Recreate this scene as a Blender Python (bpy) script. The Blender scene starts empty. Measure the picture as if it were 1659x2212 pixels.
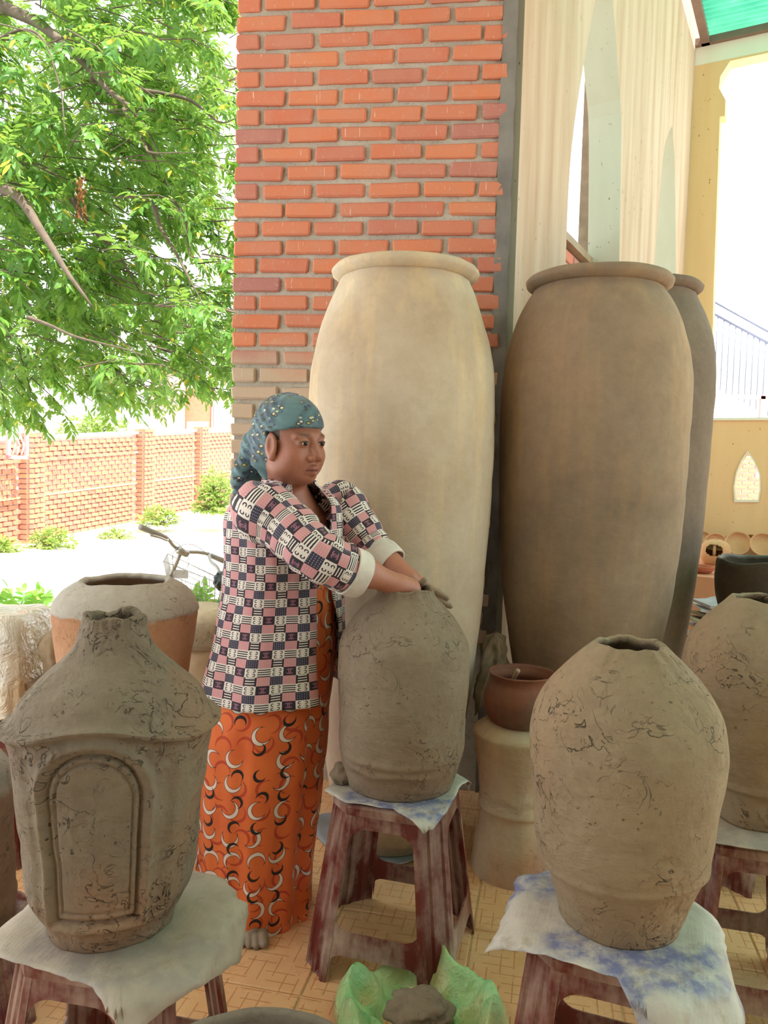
import bpy, bmesh, math, random
import numpy as np
from mathutils import Vector, Matrix, noise as mnoise
rng = random.Random(7); nrs = np.random.RandomState(7)
scene = bpy.context.scene
COL = scene.collection
# ------------------------------------------------------------------ camera
F = 1661.0; CX, CY = 829.5, 1106.0; HC = 1.35
_p = math.atan(97 / F); _a = 0.028
FW = np.array([0, math.cos(_p), -math.sin(_p)]); _r0 = np.array([1., 0, 0]); _u0 = np.array([0, math.sin(_p), math.cos(_p)])
RT = math.cos(_a) * _r0 + math.sin(_a) * _u0; UP = -math.sin(_a) * _r0 + math.cos(_a) * _u0
CAM = np.array([0, 0, HC])
cd = bpy.data.cameras.new('camera'); cam = bpy.data.objects.new('camera', cd); COL.objects.link(cam)
cam.matrix_world = Matrix(((RT[0], UP[0], -FW[0], 0), (RT[1], UP[1], -FW[1], 0), (RT[2], UP[2], -FW[2], HC), (0, 0, 0, 1)))
cd.sensor_fit = 'VERTICAL'; cd.sensor_height = 36.0; cd.lens = 36.0 * F / 2212.0; cd.clip_end = 200
scene.camera = cam
def ray(x, y): return FW + RT * (x - CX) / F - UP * (y - CY) / F
def atY(x, y, Y): d = ray(x, y); return CAM + d * Y / d[1]
def atZ(x, y, Z): d = ray(x, y); return CAM + d * (Z - HC) / d[2]
def atP(x, y, P, n):
    d = ray(x, y); P = np.array(P, float); n = np.array(n, float)
    return CAM + d * ((P - CAM) @ n) / (d @ n)
# ------------------------------------------------------------------ world, sun, exposure
w = bpy.data.worlds.new('sky'); scene.world = w; w.use_nodes = True
bg = w.node_tree.nodes['Background']; bg.inputs[0].default_value = (0.90, 0.955, 1.0, 1); bg.inputs[1].default_value = 1.3
sd = bpy.data.lights.new('sun', 'SUN'); sd.energy = 6.5; sd.angle = 0.02; sd.color = (1, 0.965, 0.92)
so = bpy.data.objects.new('sun', sd); COL.objects.link(so)
so.rotation_euler = Vector((-0.42, 0.40, -1.0)).to_track_quat('-Z', 'Y').to_euler()
vs = scene.view_settings; vs.view_transform = 'Standard'; vs.look = 'None'; vs.exposure = 0.9; vs.gamma = 1.0; vs.use_curve_mapping = False
# ------------------------------------------------------------------ helpers
def s2l(r, g, b):
    f = lambda c: ((c / 255 + 0.055) / 1.055) ** 2.4 if c > 10.3 else c / 255 / 12.92
    return (f(r), f(g), f(b), 1.0)
def link(o, parent=None):
    COL.objects.link(o)
    if parent is not None: o.parent = parent
    return o
def tag(o, label=None, cat=None, group=None, kind=None):
    if label: o['label'] = label
    if cat: o['category'] = cat
    if group: o['group'] = group
    if kind: o['kind'] = kind
    return o
def empty(name, loc=(0, 0, 0), rz=0):
    o = bpy.data.objects.new(name, None); COL.objects.link(o); o.location = loc; o.rotation_euler[2] = rz
    o.empty_display_size = 0.05
    return o
def mk(name, verts, faces, mat=None, parent=None, smooth=False, uv=None):
    me = bpy.data.meshes.new(name)
    me.from_pydata([tuple(map(float, v)) for v in verts], [], [tuple(map(int, f)) for f in faces]); me.update()
    if uv is not None:
        ul = me.uv_layers.new(name='UVMap')
        li = np.empty(len(me.loops), dtype=np.int32); me.loops.foreach_get('vertex_index', li)
        ul.data.foreach_set('uv', np.asarray(uv, dtype=np.float32)[li].ravel())
    if smooth: me.polygons.foreach_set('use_smooth', [True] * len(me.polygons))
    if mat: me.materials.append(mat)
    o = bpy.data.objects.new(name, me)
    return link(o, parent)
def inst(name, me, parent, loc, rz=0, scale=(1, 1, 1)):
    o = bpy.data.objects.new(name, me); COL.objects.link(o); o.parent = parent
    o.location = loc; o.rotation_euler[2] = rz; o.scale = scale
    return o
class MB:
    """collects primitive pieces of ONE part into one mesh"""
    def __init__(s): s.v = []; s.f = []; s.u = []
    def add(s, v, f, uv=None):
        n = len(s.v); s.v += [tuple(p) for p in v]; s.f += [tuple(i + n for i in q) for q in f]
        s.u += list(uv) if uv is not None else [(0, 0)] * len(v)
        return s
    def box(s, c, d, M=None):
        vs_ = [Vector((c[0] + sx * d[0] / 2, c[1] + sy * d[1] / 2, c[2] + sz * d[2] / 2)) for sz in (-1, 1) for sy in (-1, 1) for sx in (-1, 1)]
        if M is not None: vs_ = [M @ v for v in vs_]
        return s.add(vs_, [(0, 2, 3, 1), (4, 5, 7, 6), (0, 1, 5, 4), (2, 6, 7, 3), (0, 4, 6, 2), (1, 3, 7, 5)])
    def tube(s, pts, r, n=8, cap=True):
        pts = [Vector(p) for p in pts]; m = len(pts)
        rr = list(r) if hasattr(r, '__len__') else [r] * m
        vs_ = []; prev = None
        for i, p in enumerate(pts):
            t = (pts[min(i + 1, m - 1)] - pts[max(i - 1, 0)]).normalized()
            if prev is None:
                a = Vector((0, 0, 1)) if abs(t.z) < 0.9 else Vector((1, 0, 0)); a = (a - t * a.dot(t)).normalized()
            else:
                a = (prev - t * prev.dot(t)).normalized()
            prev = a; b = t.cross(a)
            for k in range(n):
                th = 2 * math.pi * k / n; vs_.append(p + (a * math.cos(th) + b * math.sin(th)) * rr[i])
        fs = [(i * n + k, i * n + (k + 1) % n, (i + 1) * n + (k + 1) % n, (i + 1) * n + k) for i in range(m - 1) for k in range(n)]
        if cap: fs += [tuple(range(n))[::-1], tuple((m - 1) * n + k for k in range(n))]
        return s.add(vs_, fs)
    def prism(s, poly, h, M):
        """poly: 2D outline (x,z) -> extruded along local y by +-h/2, transformed by M"""
        n = len(poly)
        vs_ = [M @ Vector((p[0], -h / 2, p[1])) for p in poly] + [M @ Vector((p[0], h / 2, p[1])) for p in poly]
        fs = [tuple(range(n)), tuple(range(2 * n - 1, n - 1, -1))] + [(i, i + n, (i + 1) % n + n, (i + 1) % n) for i in range(n)]
        return s.add(vs_, fs)
    def build(s, name, mat, parent=None, smooth=False, uv=False):
        return mk(name, s.v, s.f, mat, parent, smooth, s.u if uv else None)
def bez(pts, n=8):
    """Catmull-Rom through points"""
    P = [np.array(p, float) for p in pts]; P = [2 * P[0] - P[1]] + P + [2 * P[-1] - P[-2]]; out = []
    for i in range(1, len(P) - 2):
        for k in range(n):
            t = k / n
            out.append(0.5 * (2 * P[i] + (P[i + 1] - P[i - 1]) * t + (2 * P[i - 1] - 5 * P[i] + 4 * P[i + 1] - P[i + 2]) * t * t + (3 * P[i] - P[i - 1] - 3 * P[i + 1] + P[i + 2]) * t ** 3))
    out.append(P[-2]); return out
def add_mod_bevel(o, wd, seg=2, ang=0.6):
    m = o.modifiers.new('bevel', 'BEVEL'); m.width = wd; m.segments = seg; m.limit_method = 'ANGLE'; m.angle_limit = ang
    return o
def solid(o, t, off=0.0):
    m = o.modifiers.new('solid', 'SOLIDIFY'); m.thickness = t; m.offset = off
    return o
def N3(x, y, z): return mnoise.noise(Vector((x, y, z)))
# ------------------------------------------------------------------ material helpers
class M_:
    def __init__(s, name):
        s.m = bpy.data.materials.new(name); s.m.use_nodes = True; s.nt = s.m.node_tree
        s.b = s.nt.nodes['Principled BSDF']; s.out = s.nt.nodes['Material Output']
        s.tc = s.nt.nodes.new('ShaderNodeTexCoord')
    def n(s, t, props=None, **k):
        nd = s.nt.nodes.new(t)
        if props:
            for a, b in props.items(): setattr(nd, a, b)
        for a, b in k.items(): s.i(nd, a, b)
        return nd
    def i(s, nd, key, val):
        if isinstance(key, str) and key.startswith('_'): key = int(key[1:])
        elif isinstance(key, str): key = key.replace('_', ' ')
        sk = nd.inputs[key]
        if hasattr(val, 'links'): s.nt.links.new(val, sk)
        else: sk.default_value = val
    def math(s, op, a, b=0.0, c=None):
        nd = s.n('ShaderNodeMath', {'operation': op}, _0=a, _1=b)
        if c is not None: s.i(nd, '_2', c)
        return nd.outputs[0]
    def vmath(s, op, a, b=(0, 0, 0)):
        nd = s.n('ShaderNodeVectorMath', {'operation': op}, _0=a)
        if op == 'SCALE': s.i(nd, 'Scale', b)
        else: s.i(nd, '_1', b)
        return nd.outputs['Value'] if op in ('LENGTH', 'DISTANCE', 'DOT_PRODUCT') else nd.outputs[0]
    def mix(s, fac, a, b, bt='MIX'):
        nd = s.n('ShaderNodeMix', {'data_type': 'RGBA', 'blend_type': bt})
        s.i(nd, '_0', fac); s.i(nd, '_6', a); s.i(nd, '_7', b); return nd.outputs[2]
    def noise(s, scale, detail=3, rough=0.55, vec=None, dist=0.0):
        nd = s.n('ShaderNodeTexNoise', None, Scale=scale, Detail=detail, Roughness=rough, Distortion=dist)
        s.i(nd, 'Vector', vec if vec is not None else s.tc.outputs['Object']); return nd.outputs[0]
    def mapping(s, scale, vec=None, rot=(0, 0, 0), loc=(0, 0, 0)):
        nd = s.n('ShaderNodeMapping', None, Scale=scale, Rotation=rot, Location=loc)
        s.i(nd, 'Vector', vec if vec is not None else s.tc.outputs['Object']); return nd.outputs[0]
    def rng(s, v, a, b, c=0.0, d=1.0):
        nd = s.n('ShaderNodeMapRange', None, _0=v, _1=a, _2=b, _3=c, _4=d); return nd.outputs[0]
    def bump(s, h, strength=0.3, dist=0.01, nrm=None):
        nd = s.n('ShaderNodeBump', None, Height=h, Strength=strength, Distance=dist)
        if nrm is not None: s.i(nd, 'Normal', nrm)
        return nd.outputs[0]
    def done(s, color=None, rough=None, normal=None, **k):
        if color is not None: s.i(s.b, 'Base_Color', color)
        if rough is not None: s.i(s.b, 'Roughness', rough)
        if normal is not None: s.i(s.b, 'Normal', normal)
        for a, b in k.items(): s.i(s.b, a, b)
        return s.m
def plain(name, col, rough=0.6, var=0.12, scale=8, bump=0.1, **k):
    m = M_(name); n = m.noise(scale, 4)
    c = m.mix(m.rng(n, 0.3, 0.7), tuple(x * (1 - var) for x in col[:3]) + (1,), tuple(min(1, x * (1 + var)) for x in col[:3]) + (1,))
    return m.done(c, rough, m.bump(m.noise(scale * 10, 3), bump, 0.004), **k)
def clay(name, c1, c2, c3=None, rough=0.85, crack=1.0, scale=1.0, bump=0.5, grad=None, streak=0.0, pits=0.5):
    """hand-built clay: blotches c1/c2, pits, peeled crack marks; grad=(z0,z1) blends to c3 above z0..z1 with a ragged edge"""
    m = M_(name)
    big = m.noise(4.5 * scale, 4, 0.6); fine = m.noise(55 * scale, 4, 0.65); mid = m.noise(16 * scale, 3, 0.6, dist=0.6)
    col = m.mix(m.rng(big, 0.32, 0.68), c1, c2)
    if c3 is not None:
        if grad:
            z = m.n('ShaderNodeSeparateXYZ', None, _0=m.tc.outputs['Object']).outputs[2]
            zz = m.math('ADD', z, m.math('MULTIPLY', m.math('SUBTRACT', mid, 0.5), 0.05))
            col = m.mix(m.rng(zz, grad[0], grad[1]), col, c3)
        else:
            col = m.mix(m.rng(m.noise(2.2 * scale, 3), 0.48, 0.68), col, c3)
    col = m.mix(m.math('MULTIPLY', m.rng(fine, 0.35, 0.65), 0.22), col, (0.9, 0.88, 0.84, 1), 'SOFT_LIGHT')
    # peeled cracks: short contour lines of a distorted noise, kept only in patches
    cn = m.noise(13 * scale, 3, 0.55, dist=1.6)
    line = m.rng(m.math('ABSOLUTE', m.math('SUBTRACT', cn, 0.5)), 0.0, 0.014, 1, 0)
    patch = m.math('MULTIPLY', m.rng(m.noise(5 * scale, 2), 0.44, 0.58), m.rng(m.noise(26 * scale, 2), 0.42, 0.56))
    cr = m.math('MULTIPLY', m.math('MULTIPLY', line, patch), crack)
    pit = m.math('MULTIPLY', m.rng(m.noise(90 * scale, 2, 0.5), 0.66, 0.74), m.math('MULTIPLY', m.rng(m.noise(7 * scale, 2), 0.45, 0.65), pits))
    dk = m.math('MAXIMUM', cr, pit)
    col = m.mix(m.math('MULTIPLY', dk, 0.75), col, (0.035, 0.027, 0.02, 1))
    if streak:
        st = m.noise(1.0, 3, 0.6, vec=m.mapping((14, 14, 1.6)))
        col = m.mix(m.math('MULTIPLY', m.rng(st, 0.5, 0.7), streak), col, (0.75, 0.66, 0.52, 1), 'SOFT_LIGHT')
    smear = m.noise(1.0, 3, 0.6, vec=m.mapping((9, 9, 26), rot=(0.5, 0.3, 0)), dist=0.5)
    h = m.math('ADD', m.math('MULTIPLY', fine, 0.25), m.math('ADD', m.math('MULTIPLY', mid, 0.45), m.math('MULTIPLY', smear, 0.5)))
    step = m.rng(cn, 0.49, 0.51)
    h = m.math('ADD', h, m.math('MULTIPLY', m.math('MULTIPLY', step, patch), 0.35 * crack))
    h = m.math('SUBTRACT', h, m.math('MULTIPLY', dk, 0.6))
    return m.done(col, rough, m.bump(h, bump, 0.012), Specular_IOR_Level=0.25)
def lathe(name, prof, mat, parent=None, seg=96, n=6, noise_amp=0.003, noise_scale=9, rim_wob=0.0, thick=0.018, seed=0, field=None, close_in=0.12, sx=1.0, sy=1.0, lump=None):
    """prof: (r,z) from base to rim, smoothed; adds an inner wall down into the opening. field(th,z,r,t)->r override"""
    P = [np.array([0, prof[0][1]])] + [np.array(q) for q in bez(prof, n)]
    rimr, rimz = P[-1]
    inner = [np.array([rimr - thick * 0.35, rimz + thick * 0.28]), np.array([rimr - thick, rimz - thick * 0.1])]
    depth = min(close_in, rimz - prof[0][1] - 0.03)
    back = [q for q in P[1:] if q[1] > rimz - depth][::-1]
    inner += [np.array([max(q[0] - thick, 0.004), q[1] - 0.008]) for q in back[1::3]]
    inner.append(np.array([inner[-1][0] * 0.5, inner[-1][1] - 0.01])); inner.append(np.array([0, inner[-1][1] - 0.002]))
    nouter = len(P); P += inner
    v = []; f = []
    z0, z1 = prof[0][1], rimz
    for j, (r, z) in enumerate(P):
        t = (z - z0) / (z1 - z0)
        for k in range(seg):
            th = 2 * math.pi * k / seg; c, s_ = math.cos(th), math.sin(th)
            rr, zz = r, z
            if field and j < nouter and j > 0: rr, zz = field(th, zz, rr, t)
            if r > 1e-6:
                if noise_amp:
                    rr += noise_amp * (N3(c * noise_scale * max(r, .1) + seed, s_ * noise_scale * max(r, .1), z * noise_scale) * 1.2 + 0.5 * N3(c * 3 * noise_scale * max(r, .1), s_ * 3 * noise_scale * max(r, .1) + seed, z * 3 * noise_scale))
                if lump: rr += lump(th, z)
                if rim_wob:
                    k_ = max(0, 1 - abs(z1 - z) / 0.05)
                    zz += rim_wob * k_ * (N3(c * 1.6 + seed, s_ * 1.6, 5) + 0.3 * N3(c * 4 + seed, s_ * 4, 9))
                    rr += rim_wob * 0.5 * k_ * N3(c * 5 + seed, s_ * 5, 3)
            v.append((rr * c * sx, rr * s_ * sy, zz))
    for j in range(len(P) - 1):
        for k in range(seg):
            a, b = j * seg + k, j * seg + (k + 1) % seg
            f.append((a, b, b + seg, a + seg))
    bm = bmesh.new(); me = bpy.data.meshes.new(name)
    me.from_pydata(v, [], f); bm.from_mesh(me); bmesh.ops.remove_doubles(bm, verts=bm.verts, dist=1e-5); bm.to_mesh(me); bm.free()
    me.polygons.foreach_set('use_smooth', [True] * len(me.polygons)); me.materials.append(mat)
    return link(bpy.data.objects.new(name, me), parent)
def prof_px(Y, rows, cx0, tilt=0.0):
    """rows: (y, xl, xr) silhouette pixels base..rim at depth Y -> axis X and (r,z) profile"""
    out = []; xs = []
    for y, xl, xr in rows:
        a = atY(xl, y, Y); b = atY(xr, y, Y); ta, tb_ = math.atan2(a[0], Y), math.atan2(b[0], Y); tc = (ta + tb_) / 2
        out.append((Y / math.cos(tc) * math.sin(abs(tb_ - ta) / 2), (a[2] + b[2]) / 2)); xs.append(Y * math.tan(tc))
    return sum(xs) / len(xs), out
# ================================================================== MATERIALS OF THE SETTING
def mat_brick(name, cols, dirt=True):
    m = M_(name)
    oi = m.n('ShaderNodeObjectInfo').outputs['Random']
    geo = m.n('ShaderNodeNewGeometry')
    pos = geo.outputs['Position']
    cr = m.n('ShaderNodeValToRGB', None, Fac=oi); e = cr.color_ramp.elements
    while len(e) < len(cols): e.new(0.5)
    for k, c in enumerate(cols): e[k].position = k / (len(cols) - 1); e[k].color = c
    n1 = m.noise(9, 4, 0.6, vec=pos); n2 = m.noise(60, 3, 0.6, vec=pos)
    c = m.mix(m.rng(n1, 0.35, 0.7, 0, 0.45), cr.outputs[0], (0.54, 0.26, 0.18, 1))
    c = m.mix(m.rng(n2, 0.6, 0.72, 0, 0.35), c, (0.62, 0.42, 0.32, 1))
    if dirt:
        sp = m.n('ShaderNodeSeparateXYZ', None, _0=pos).outputs[2]
        z = m.math('ADD', sp, m.math('MULTIPLY', m.math('SUBTRACT', m.noise(5, 3, vec=pos), 0.5), 0.22))
        c = m.mix(m.rng(z, 1.85, 1.72, 0, 0.92), c, s2l(192, 173, 150))
    st = m.rng(m.noise(1, 2, 0.5, vec=m.mapping((160, 160, 12), vec=pos)), 0.70, 0.74, 0, 0.5)
    c = m.mix(st, c, (0.8, 0.74, 0.66, 1))
    h = m.math('ADD', m.noise(30, 3, vec=pos), m.math('MULTIPLY', m.noise(140, 3, vec=pos), 0.5))
    return m.done(c, 0.85, m.bump(h, 0.35, 0.006))
BR = [s2l(202, 118, 84), s2l(210, 128, 90), s2l(198, 112, 86), s2l(212, 132, 92), s2l(192, 114, 96), s2l(206, 122, 86), s2l(170, 112, 106), s2l(208, 124, 88)]
M_brick = mat_brick('fired brick', BR)
def mat_mortar():
    m = M_('grey mortar'); pos = m.n('ShaderNodeNewGeometry').outputs['Position']
    c = m.mix(m.rng(m.noise(6, 4, vec=pos), 0.3, 0.7), s2l(172, 163, 149), s2l(196, 188, 174))
    c = m.mix(m.rng(m.noise(70, 3, vec=pos), 0.55, 0.75, 0, 0.4), c, s2l(110, 102, 92))
    return m.done(c, 0.95, m.bump(m.math('ADD', m.noise(45, 4, vec=pos), m.noise(160, 3, vec=pos)), 0.6, 0.008))
M_mortar = mat_mortar()
M_cement = plain('dark cement render', s2l(128, 124, 118), 0.95, 0.25, 6, 0.5)
def mat_plaster(name, c1, c2, streaks=0.6, spots=True):
    m = M_(name); pos = m.n('ShaderNodeNewGeometry').outputs['Position']
    c = m.mix(m.rng(m.noise(1, 4, 0.6, vec=m.mapping((7, 7, 0.7), vec=pos)), 0.35, 0.68, 0, streaks), c1, c2)
    if spots:
        sp = m.math('MULTIPLY', m.rng(m.noise(1, 2, 0.5, vec=m.mapping((45, 45, 22), vec=pos)), 0.70, 0.74), m.rng(m.noise(1.5, 2, vec=pos), 0.45, 0.6))
        c = m.mix(sp, c, s2l(112, 84, 60))
    return m.done(c, 0.8, m.bump(m.noise(14, 4, vec=pos), 0.12, 0.01))
M_plaster = mat_plaster('beige streaked plaster', s2l(196, 172, 148), s2l(170, 138, 106), 0.85)
M_reveal = mat_plaster('pale greenish plaster', s2l(196, 194, 176), s2l(180, 180, 160), 0.4)
M_yellow = mat_plaster('yellow wall plaster', s2l(228, 188, 140), s2l(218, 174, 124), 0.5)
M_offwhite = mat_plaster('off white plaster', s2l(228, 222, 206), s2l(216, 210, 194), 0.4, False)
M_wood = plain('brown window timber', s2l(150, 128, 104), 0.6, 0.2, 12)
def mat_tile():
    m = M_('parquet print floor tile')
    pos = m.tc.outputs['Object']
    sp = m.n('ShaderNodeSeparateXYZ', None, _0=pos); x, y = sp.outputs[0], sp.outputs[1]
    def lines(a, b, sc, off):       # short printed dashes along a, spaced in b
        cell = m.math('FLOOR', m.math('ADD', m.math('MULTIPLY', b, sc), off))
        fr = m.math('ABSOLUTE', m.math('SUBTRACT', m.math('FRACT', m.math('ADD', m.math('MULTIPLY', b, sc), off)), 0.5))
        ln = m.math('LESS_THAN', fr, 0.045)
        sh = m.math('MULTIPLY', m.math('SINE', m.math('MULTIPLY', cell, 12.9)), 3.7)
        seg = m.math('LESS_THAN', m.math('FRACT', m.math('ADD', m.math('MULTIPLY', a, 7.5), sh)), 0.62)
        return m.math('MULTIPLY', ln, seg)
    L = m.math('MAXIMUM', lines(x, y, 28.0, 0.2), lines(y, x, 28.0, 0.6))
    c = m.mix(m.rng(m.noise(5, 4), 0.3, 0.7), s2l(226, 172, 120), s2l(238, 192, 144))
    c = m.mix(m.math('MULTIPLY', L, 0.62), c, s2l(176, 104, 52))
    gp = m.n('ShaderNodeNewGeometry').outputs['Position']
    dust = m.rng(m.noise(1.6, 4, 0.65, vec=gp), 0.52, 0.75, 0, 0.6)
    c = m.mix(dust, c, s2l(206, 188, 160))
    return m.done(c, m.rng(m.noise(9, 4, vec=gp), 0.3, 0.7, 0.16, 0.42), m.bump(m.noise(40, 2), 0.03, 0.002))
M_tile = mat_tile()
M_grout = plain('pale floor grout', s2l(214, 186, 146), 0.9)
M_yard = plain('sunlit concrete yard', s2l(230, 228, 222), 0.95, 0.08, 1.5, 0.3)
def mat_teal():
    m = M_('teal corrugated sheet')
    c = m.mix(m.rng(m.noise(3, 3), 0.3, 0.7), s2l(60, 168, 138), s2l(100, 196, 166))
    tr = m.n('ShaderNodeBsdfTranslucent', None, Color=c)
    mx = m.n('ShaderNodeMixShader', None, _0=0.28)
    m.done(c, 0.4)
    m.nt.links.new(m.b.outputs[0], mx.inputs[1]); m.nt.links.new(tr.outputs[0], mx.inputs[2]); m.nt.links.new(mx.outputs[0], m.out.inputs[0])
    return m.m
M_teal = mat_teal()
M_trim = plain('brown metal trim', s2l(120, 96, 82), 0.5)
# ================================================================== SETTING
from mathutils.geometry import tessellate_polygon
def plate(mb, outer, holes, t, M):
    """flat plate with holes in local (x,z), thickness t from y=0 to y=t; reveal faces included"""
    loops = [outer] + list(holes); pts = [p for l in loops for p in l]; n = len(pts)
    tri = tessellate_polygon([[Vector((p[0], p[1], 0)) for p in l] for l in loops])
    v = [M @ Vector((p[0], 0, p[1])) for p in pts] + [M @ Vector((p[0], t, p[1])) for p in pts]
    f = []
    for a, b, c in tri: f.append((a, b, c)); f.append((c + n, b + n, a + n))
    o = 0
    for l in loops:
        m_ = len(l)
        for i in range(m_): f.append((o + i, o + (i + 1) % m_, o + (i + 1) % m_ + n, o + i + n))
        o += m_
    mb.add(v, f)
    return mb
def fix_normals(o):
    bm = bmesh.new(); bm.from_mesh(o.data); bmesh.ops.recalc_face_normals(bm, faces=bm.faces); bm.to_mesh(o.data); bm.free(); return o
# ---- floor with real tiles
floor = MB().box((2.2, 1.2, -0.06), (8.2, 12.6, 0.11)).build('floor', M_grout); tag(floor, kind='structure')
FROT = math.radians(-12); TS = 0.40
bm = bmesh.new(); bmesh.ops.create_cube(bm, size=1.0)
for v_ in bm.verts: v_.co = Vector((v_.co.x * (TS - 0.006), v_.co.y * (TS - 0.006), v_.co.z * 0.012))
bmesh.ops.bevel(bm, geom=[e_ for e_ in bm.edges if e_.verts[0].co.z > 0 and e_.verts[1].co.z > 0], offset=0.0025, segments=1, affect='EDGES')
tile_me = bpy.data.meshes.new('tile'); bm.to_mesh(tile_me); bm.free(); tile_me.materials.append(M_tile)
g0 = atZ(650, 2150, 0); cu, su = math.cos(FROT), math.sin(FROT); ntile = 0
for i in range(-9, 16):
    for j in range(-6, 16):
        lx, ly = (i + 0.5) * TS, (j + 0.5) * TS
        X = g0[0] + lx * cu - ly * su; Y = g0[1] + lx * su + ly * cu
        if -1.8 < X < 2.9 and 0.3 < Y < 6.1 and X > -1.8 and ntile < 300 and not (X < 0.3 and Y > 3.4):
            inst('tile', tile_me, floor, (X, Y, -0.0055), FROT); ntile += 1
# ---- brick pillar
PL = np.array([-0.662, 3.285]); PR = np.array([0.470, 3.145])
pe = (PR - PL) / np.linalg.norm(PR - PL); pn = np.array([pe[1], -pe[0]]); PA = math.atan2(pe[1], pe[0]); PW = float(np.linalg.norm(PR - PL))
pil = empty('wall_back', (PL[0], PL[1], 0), PA); tag(pil, kind='structure')
def rough_slab(name, x0, x1, z0, z1, y0, y1, mat, parent, amp, step=0.04):
    nx = max(2, int((x1 - x0) / step)); nz = max(2, int((z1 - z0) / step)); v = []; f = []
    for j in range(nz + 1):
        for i in range(nx + 1):
            x = x0 + (x1 - x0) * i / nx; z = z0 + (z1 - z0) * j / nz
            v.append((x, y0 + amp * N3(x * 14, 3.1, z * 14) + amp * 0.6 * N3(x * 40, 1, z * 40), z))
    for j in range(nz):
        for i in range(nx):
            a = j * (nx + 1) + i; f.append((a, a + 1, a + nx + 2, a + nx + 1))
    n = len(v); v += [(x0, y1, z0), (x1, y1, z0), (x1, y1, z1), (x0, y1, z1), (x0, y0, z0), (x1, y0, z0), (x1, y0, z1), (x0, y0, z1)]
    f += [(n + 3, n + 2, n + 1, n), (n, n + 4, n + 7, n + 3), (n + 1, n + 2, n + 6, n + 5), (n + 3, n + 7, n + 6, n + 2), (n, n + 1, n + 5, n + 4)]
    return mk(name, v, f, mat, parent, True)
rough_slab('mortar_core', 0.012, PW, 0, 3.75, 0.010, 0.36, M_mortar, pil, 0.004)
rough_slab('cement_edge', PW - 0.055, PW + 0.004, 0, 3.75, -0.004, 0.30, M_cement, pil, 0.006, 0.03)
def brick_mesh(L, seed, H=0.057, D=0.10):
    r = random.Random(seed); b = bmesh.new(); bmesh.ops.create_cube(b, size=1.0)
    for q in b.verts: q.co = Vector((q.co.x * L + r.uniform(-.004, .004), q.co.y * D, q.co.z * H + r.uniform(-.003, .003)))
    bmesh.ops.bevel(b, geom=list(b.edges), offset=r.uniform(0.004, 0.008), segments=1, affect='EDGES')
    m_ = bpy.data.meshes.new('brick'); b.to_mesh(m_); b.free(); m_.materials.append(M_brick); return m_
full = [brick_mesh(0.203, k) for k in range(6)]; half = [brick_mesh(0.098, 20 + k) for k in range(3)]; deep = [brick_mesh(0.20, 40 + k) for k in range(3)]
zr = atY(565, 48, 3.27)[2]; COURSE = 0.0757
row = int((zr - 0.62) / COURSE); z = zr - row * COURSE; k = row
while z < 3.7:
    fullstart = (k % 2 == 0)
    x = 0.0; n = 0
    while x < PW - 0.06:
        L = 0.203
        if not fullstart and n == 0: L = 0.098
        if x + L > PW - 0.045: L = max(0.098, min(0.203, PW - 0.05 - x))
        me = rng.choice(half if L < 0.12 else full); sc = L / (0.098 if L < 0.12 else 0.203)
        if x + L < PW + 0.02:
            b = inst('brick', me, pil, (x + L / 2 + rng.uniform(-.003, .003), 0.045 + rng.uniform(-.004, .003), z + rng.uniform(-.002, .002)), rng.uniform(-.012, .012), (sc, 1, 1))
            b.rotation_euler[1] = rng.uniform(-.012, .012)
        x += L + 0.0215; n += 1
    if z > 0.7:      # left return of the pillar
        b = inst('brick', rng.choice(deep), pil, (0.05, (0.21 if fullstart else 0.25), z), math.pi / 2)
    z += COURSE; k -= 1
# ---- arcade wall receding to the right
wd = ray(1740, 1035); U = np.array([wd[0], wd[1], 0]) / math.hypot(wd[0], wd[1]); E_ = np.array([U[1], -U[0], 0])
W0 = atY(1112, 600, 3.27); W0[2] = 0
def wallpt(x, y): p = atP(x, y, W0, E_) - W0; return (float(p @ U), float(p[2]))
WM = Matrix(((U[0], -E_[0], 0, W0[0]), (U[1], -E_[1], 0, W0[1]), (0, 0, 1, 0), (0, 0, 0, 1)))
WEND = wallpt(1478, 600)[0]; WTOP = 5.60; WT = 0.20
def opening(left, right, peak, z0=0.02):
    l = [wallpt(*p) for p in left]; r = [wallpt(*p) for p in right]; pk = [wallpt(*peak)]
    l = [tuple(q) for q in bez(l, 4)]; r = [tuple(q) for q in bez(r, 4)]
    return [(l[0][0], z0)] + l + pk + r[::-1] + [(r[0][0], z0)]
O1 = opening([(1219, 640), (1221, 599), (1231, 361), (1255, 173), (1286, 0), (1297, -60)], [(1336, 640), (1337, 599), (1342, 289), (1336, 162), (1323, 0), (1313, -60)], (1306, -110))
O2 = opening([(1410, 640), (1412, 592), (1432, 343), (1444, 288)], [(1459, 640), (1460, 592), (1459, 440), (1456, 320)], (1452, 270))
wall = plate(MB(), [(0, 0), (WEND, 0), (WEND, WTOP), (0, WTOP)], [O1, O2], WT, WM).build('wall_right', M_plaster); fix_normals(wall); tag(wall, kind='structure')
wall.data.materials.append(M_reveal)
for p_ in wall.data.polygons:      # reveals of the openings carry a paler coat
    nn = p_.normal
    if abs(nn.x * E_[0] + nn.y * E_[1]) < 0.5: p_.material_index = 1
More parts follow.
